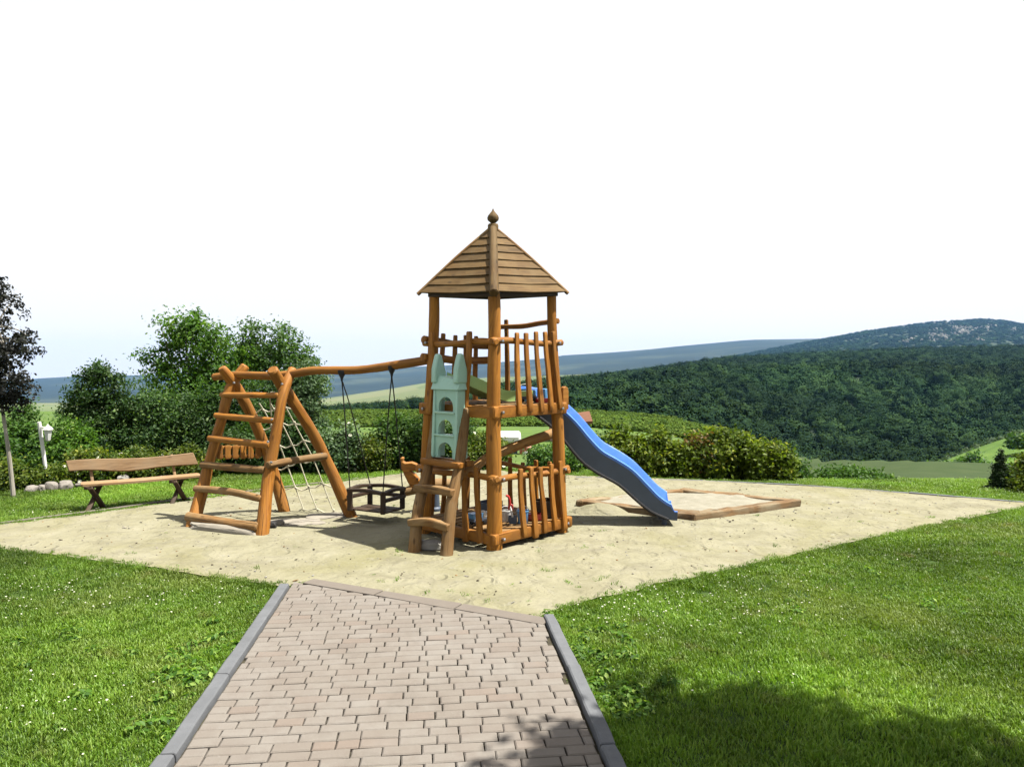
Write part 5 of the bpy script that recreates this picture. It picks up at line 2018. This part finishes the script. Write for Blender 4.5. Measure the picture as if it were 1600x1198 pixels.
wx, wy = [], []
for cx, cy_, sx_, sy_, m_ in ((340, 1000, 22, 18, 16), (290, 1050, 18, 14, 14), (250, 1120, 30, 30, 14), (930, 1060, 16, 30, 26), (960, 1000, 16, 14, 10), (985, 1090, 20, 14, 18), (905, 1010, 10, 14, 8), (410, 960, 14, 14, 8), (860, 955, 12, 8, 10), (1330, 890, 120, 40, 22), (90, 1040, 90, 60, 16)):
    for k in range(m_):
        p = gp(random.gauss(cx, sx_), random.gauss(cy_, sy_))
        wx.append(p.x)
        wy.append(p.y)
wx, wy = np.array(wx), np.array(wy)
keep = ~inside(SAND2, wx, wy) & ~inside(PATH2, wx, wy)
wx, wy = wx[keep], wy[keep]
nw = len(wx)
sw = .45 + .5 * RNG.random(nw)
scatter('broad_leaf_weeds', np.stack([wx, wy, lawn_h(wx, wy)], 1), np.stack([np.zeros(nw), np.zeros(nw), RNG.uniform(0, 6.28, nw)], 1), np.stack([sw] * 3, 1), RNG.integers(0, 4, nw),
        [weed(i, L_LIGHT) for i in range(4)], 'broad leaved weeds growing along the kerbs')


# pebbles, twigs and dry leaves on the sand
def pebble(seed, mat, flat):
    import bmesh
    bm = bmesh.new()
    bmesh.ops.create_icosphere(bm, subdivisions=1, radius=1)
    for v in bm.verts:
        v.co *= 1 + .35 * mnoise.noise(v.co * 1.5 + Vector((seed * 3.1, 0, 0)))
        v.co.z *= flat
    me = bpy.data.meshes.new('pebble')
    bm.to_mesh(me)
    bm.free()
    me.materials.append(mat)
    return bpy.data.objects.new('pebble', me)


bx_, by_ = RNG.uniform(-8, 8, 4200), RNG.uniform(5.4, 13, 4200)
keep = inside(SAND2, bx_, by_)
bx_, by_ = bx_[keep], by_[keep]
nb_ = len(bx_)
sb = .004 + .011 * RNG.random(nb_) ** 3
lg = 1 + 2.2 * (RNG.random(nb_) < .12)
scatter('sand_litter', np.stack([bx_, by_, np.full(nb_, .004)], 1), np.stack([RNG.normal(0, .2, nb_), RNG.normal(0, .2, nb_), RNG.uniform(0, 6.28, nb_)], 1), np.stack([sb * lg, sb, sb], 1), RNG.integers(0, 6, nb_),
        [pebble(i, (M_STONE, M_STONE2, W_DARK, M_STONE2, W_GREY, M_SAND)[i], .55) for i in range(6)], 'pebbles and bits of twig lying on the sand')


# far woods
def crown_kind(seed, n_, mat, leaf):
    rng = np.random.default_rng(seed)
    lobes = [(rng.normal() * .35, rng.normal() * .35, .55 + rng.random() * .5, .55 + .2 * rng.random(), .55 + .2 * rng.random(), .5 + .25 * rng.random()) for _ in range(5)]
    P, Nn, tint, cc = crown_points(lobes, 60, n_, .14, rng, .25, .12)
    Nn = (P - np.array([0, 0, .35])) * np.array([1, 1, 1.1]) + rng.normal(size=P.shape) * .2
    me = leaves_mesh(P, Nn, leaf * (.7 + .6 * rng.random(n_)), tint, 'tree_crown', mat, .9, rng=rng)
    return bpy.data.objects.new('tree_crown', me)


def m_forest(name, a, b, c):
    m, nt, out = new_mat(name)
    N = NT(nt)
    oi = N.n('ShaderNodeObjectInfo')
    at = N.n('ShaderNodeAttribute', attribute_name='tint')
    f = N.math('ADD', N.math('MULTIPLY', at.outputs['Fac'], .18), N.math('MULTIPLY', oi.outputs['Random'], .82))
    col = N.ramp(f, [(.1, a), (.6, b), (.95, c)])
    # folds of the hillside: broad light and dark put into the leaf colour
    st = N.ramp(N.noise(N.wpos((1, 1, 0)), .009, 4, .6, .6), [(.35, .62), (.5, .95), (.66, 1.45)])
    col = N.mix(1.0, col, st, 'MULTIPLY')
    N.pbsdf(out, col, .8, None, .04)
    return m


M_FA = m_forest('forest_leaves', (.009, .026, .009), (.017, .041, .012), (.030, .060, .018))
M_VINE = m_forest('vine_leaves', (.042, .078, .012), (.066, .112, .016), (.095, .14, .026))
kinds = [crown_kind(200 + i, 800, M_FA, .17) for i in range(6)]


def fan_points(n_, u0, u1, df, zf, rng):
    u = rng.uniform(u0, u1, n_)
    out = []
    for uu in u:
        d0, d1 = df(uu)
        d = math.sqrt(d0 * d0 + (d1 * d1 - d0 * d0) * rng.random())
        out.append(((uu - 800) / F_PX * d, d, zf(uu, d)))
    return np.array(out)


rg = np.random.default_rng(5)
fp_ = fan_points(20000, 770, 2050, lambda u: (fb_d(u), fr_d(u) * 1.02), forest_z, rg)
fl_ = fan_points(1500, 380, 900, lambda u: (fr_d(u) * .86, fr_d(u) * 1.0), forest_z, rg)
fp_ = np.concatenate([fp_, fl_])
nn_ = len(fp_)
sv = rg.uniform(2.4, 4.4, nn_) * np.where(fp_[:, 1] < 330, .85, 1)
sv[20000:] *= .6
fp_[:, 2] -= sv * .15
scatter('forest', fp_, np.stack([np.zeros(nn_), np.zeros(nn_), rg.uniform(0, 6.28, nn_)], 1), np.stack([sv, sv, sv * rg.uniform(.9, 1.35, nn_)], 1), rg.integers(0, 6, nn_), kinds, 'dense dark green forest covering the hillside', 'forest')
hp_ = fan_points(13000, 950, 1900, lambda u: (1410, 3010), rocky_z, rg)
nn_ = len(hp_)
sv = rg.uniform(3.5, 7.5, nn_)
hp_[:, 2] -= sv * .4
scatter('hilltop_woods', hp_, np.stack([np.zeros(nn_), np.zeros(nn_), rg.uniform(0, 6.28, nn_)], 1), np.stack([sv, sv, sv * .8], 1), rg.integers(0, 6, nn_), kinds, 'low woods on the far rocky hill', 'forest')
# pale outcrops near the summit
rp, rs = [], []
_cl = [(random.gauss(1500, 34), random.gauss(520, 7)) for _ in range(26)]
for k in range(330):
    if k < 300:
        _c = random.choice(_cl)
        u, y = random.gauss(_c[0], 5), random.gauss(_c[1], 2)
    else:
        u, y = random.uniform(1415, 1480), 534 - (random.random() * 8)
    best = min(np.linspace(1500, 3000, 80), key=lambda d: abs(568 + F_PX * (CAM_H - rocky_z(u, d)) / d - y))
    rp.append(((u - 800) / F_PX * best, best, rocky_z(u, best) + 2.5))
    rs.append(random.uniform(1.2, 4.2) * random.random() + 1.2)
rs = np.array(rs)
M_ROCKFAR = m_plain('pale_outcrop', (.24, .235, .21), .95, .3, 0, .1, .2)
scatter('rock_outcrop', np.array(rp), RNG.uniform(0, 6.28, (len(rp), 3)) * .3, np.stack([rs * 1.3, rs, rs], 1), RNG.integers(0, 3, len(rp)), [pebble(40 + i, M_ROCKFAR, .8) for i in range(3)], 'pale rock outcrops near the far summit', 'rocks')
# rows of low crop on the bright field and vines on the slope
vk = [crown_kind(300 + i, 120, M_VINE, .5) for i in range(4)]
vp = []
for u in np.arange(380, 1230, 2.6):
    dc = crest_d(u)
    for d in np.arange(max(24, dc * .35), dc + 2, 2.0):
        uu = u + random.uniform(-1.2, 1.2)
        dd = d + random.uniform(-.5, .5)
        vp.append(((uu - 800) / F_PX * dd, dd, field_z(uu, 0, dd)))
vp = np.array(vp)
nv = len(vp)
sv = rg.uniform(.13, .24, nv)
scatter('vineyard_rows', vp, np.stack([np.zeros(nv), np.zeros(nv), rg.uniform(0, 6.28, nv)], 1), np.stack([sv, sv, sv * .8], 1), rg.integers(0, 4, nv), vk, 'bright green vine rows on the field beyond the shrubs', 'vines')
# bushes lining the crest of the vineyard slope
cp_ = []
for u in np.arange(1440, 1720, 3.2):
    cp_.append(((u - 800) / F_PX * 141, 141 + random.uniform(-1, 1), zpix(vy(u), 141) - .2))
cp_ = np.array(cp_)
nv = len(cp_)
sv = rg.uniform(.3, .75, nv)
scatter('crest_bushes', cp_, np.stack([np.zeros(nv), np.zeros(nv), rg.uniform(0, 6.28, nv)], 1), np.stack([sv, sv, sv], 1), rg.integers(0, 6, nv), [crown_kind(400 + i, 160, L_SILVER, .4) for i in range(6)], 'bushes lining the crest of the vineyard slope', 'bushes')

# ------------------------------------------------------------------ hazy air
hz = MB()
hz.box((0, 3200, 0), 17000, 7400, 420)
hz = hz.build('haze', bpy.data.materials.new('haze_air'), smooth=False)
hm = hz.data.materials[0]
hm.use_nodes = True
hm.node_tree.nodes.clear()
_ho = hm.node_tree.nodes.new('ShaderNodeOutputMaterial')
_hv = hm.node_tree.nodes.new('ShaderNodeVolumePrincipled')
_hv.inputs['Color'].default_value = (.21, .46, .95, 1)
_hv.inputs['Density'].default_value = 4.2e-5
_hv.inputs['Anisotropy'].default_value = .1
hm.node_tree.links.new(_hv.outputs[0], _ho.inputs['Volume'])
hz['kind'] = 'stuff'
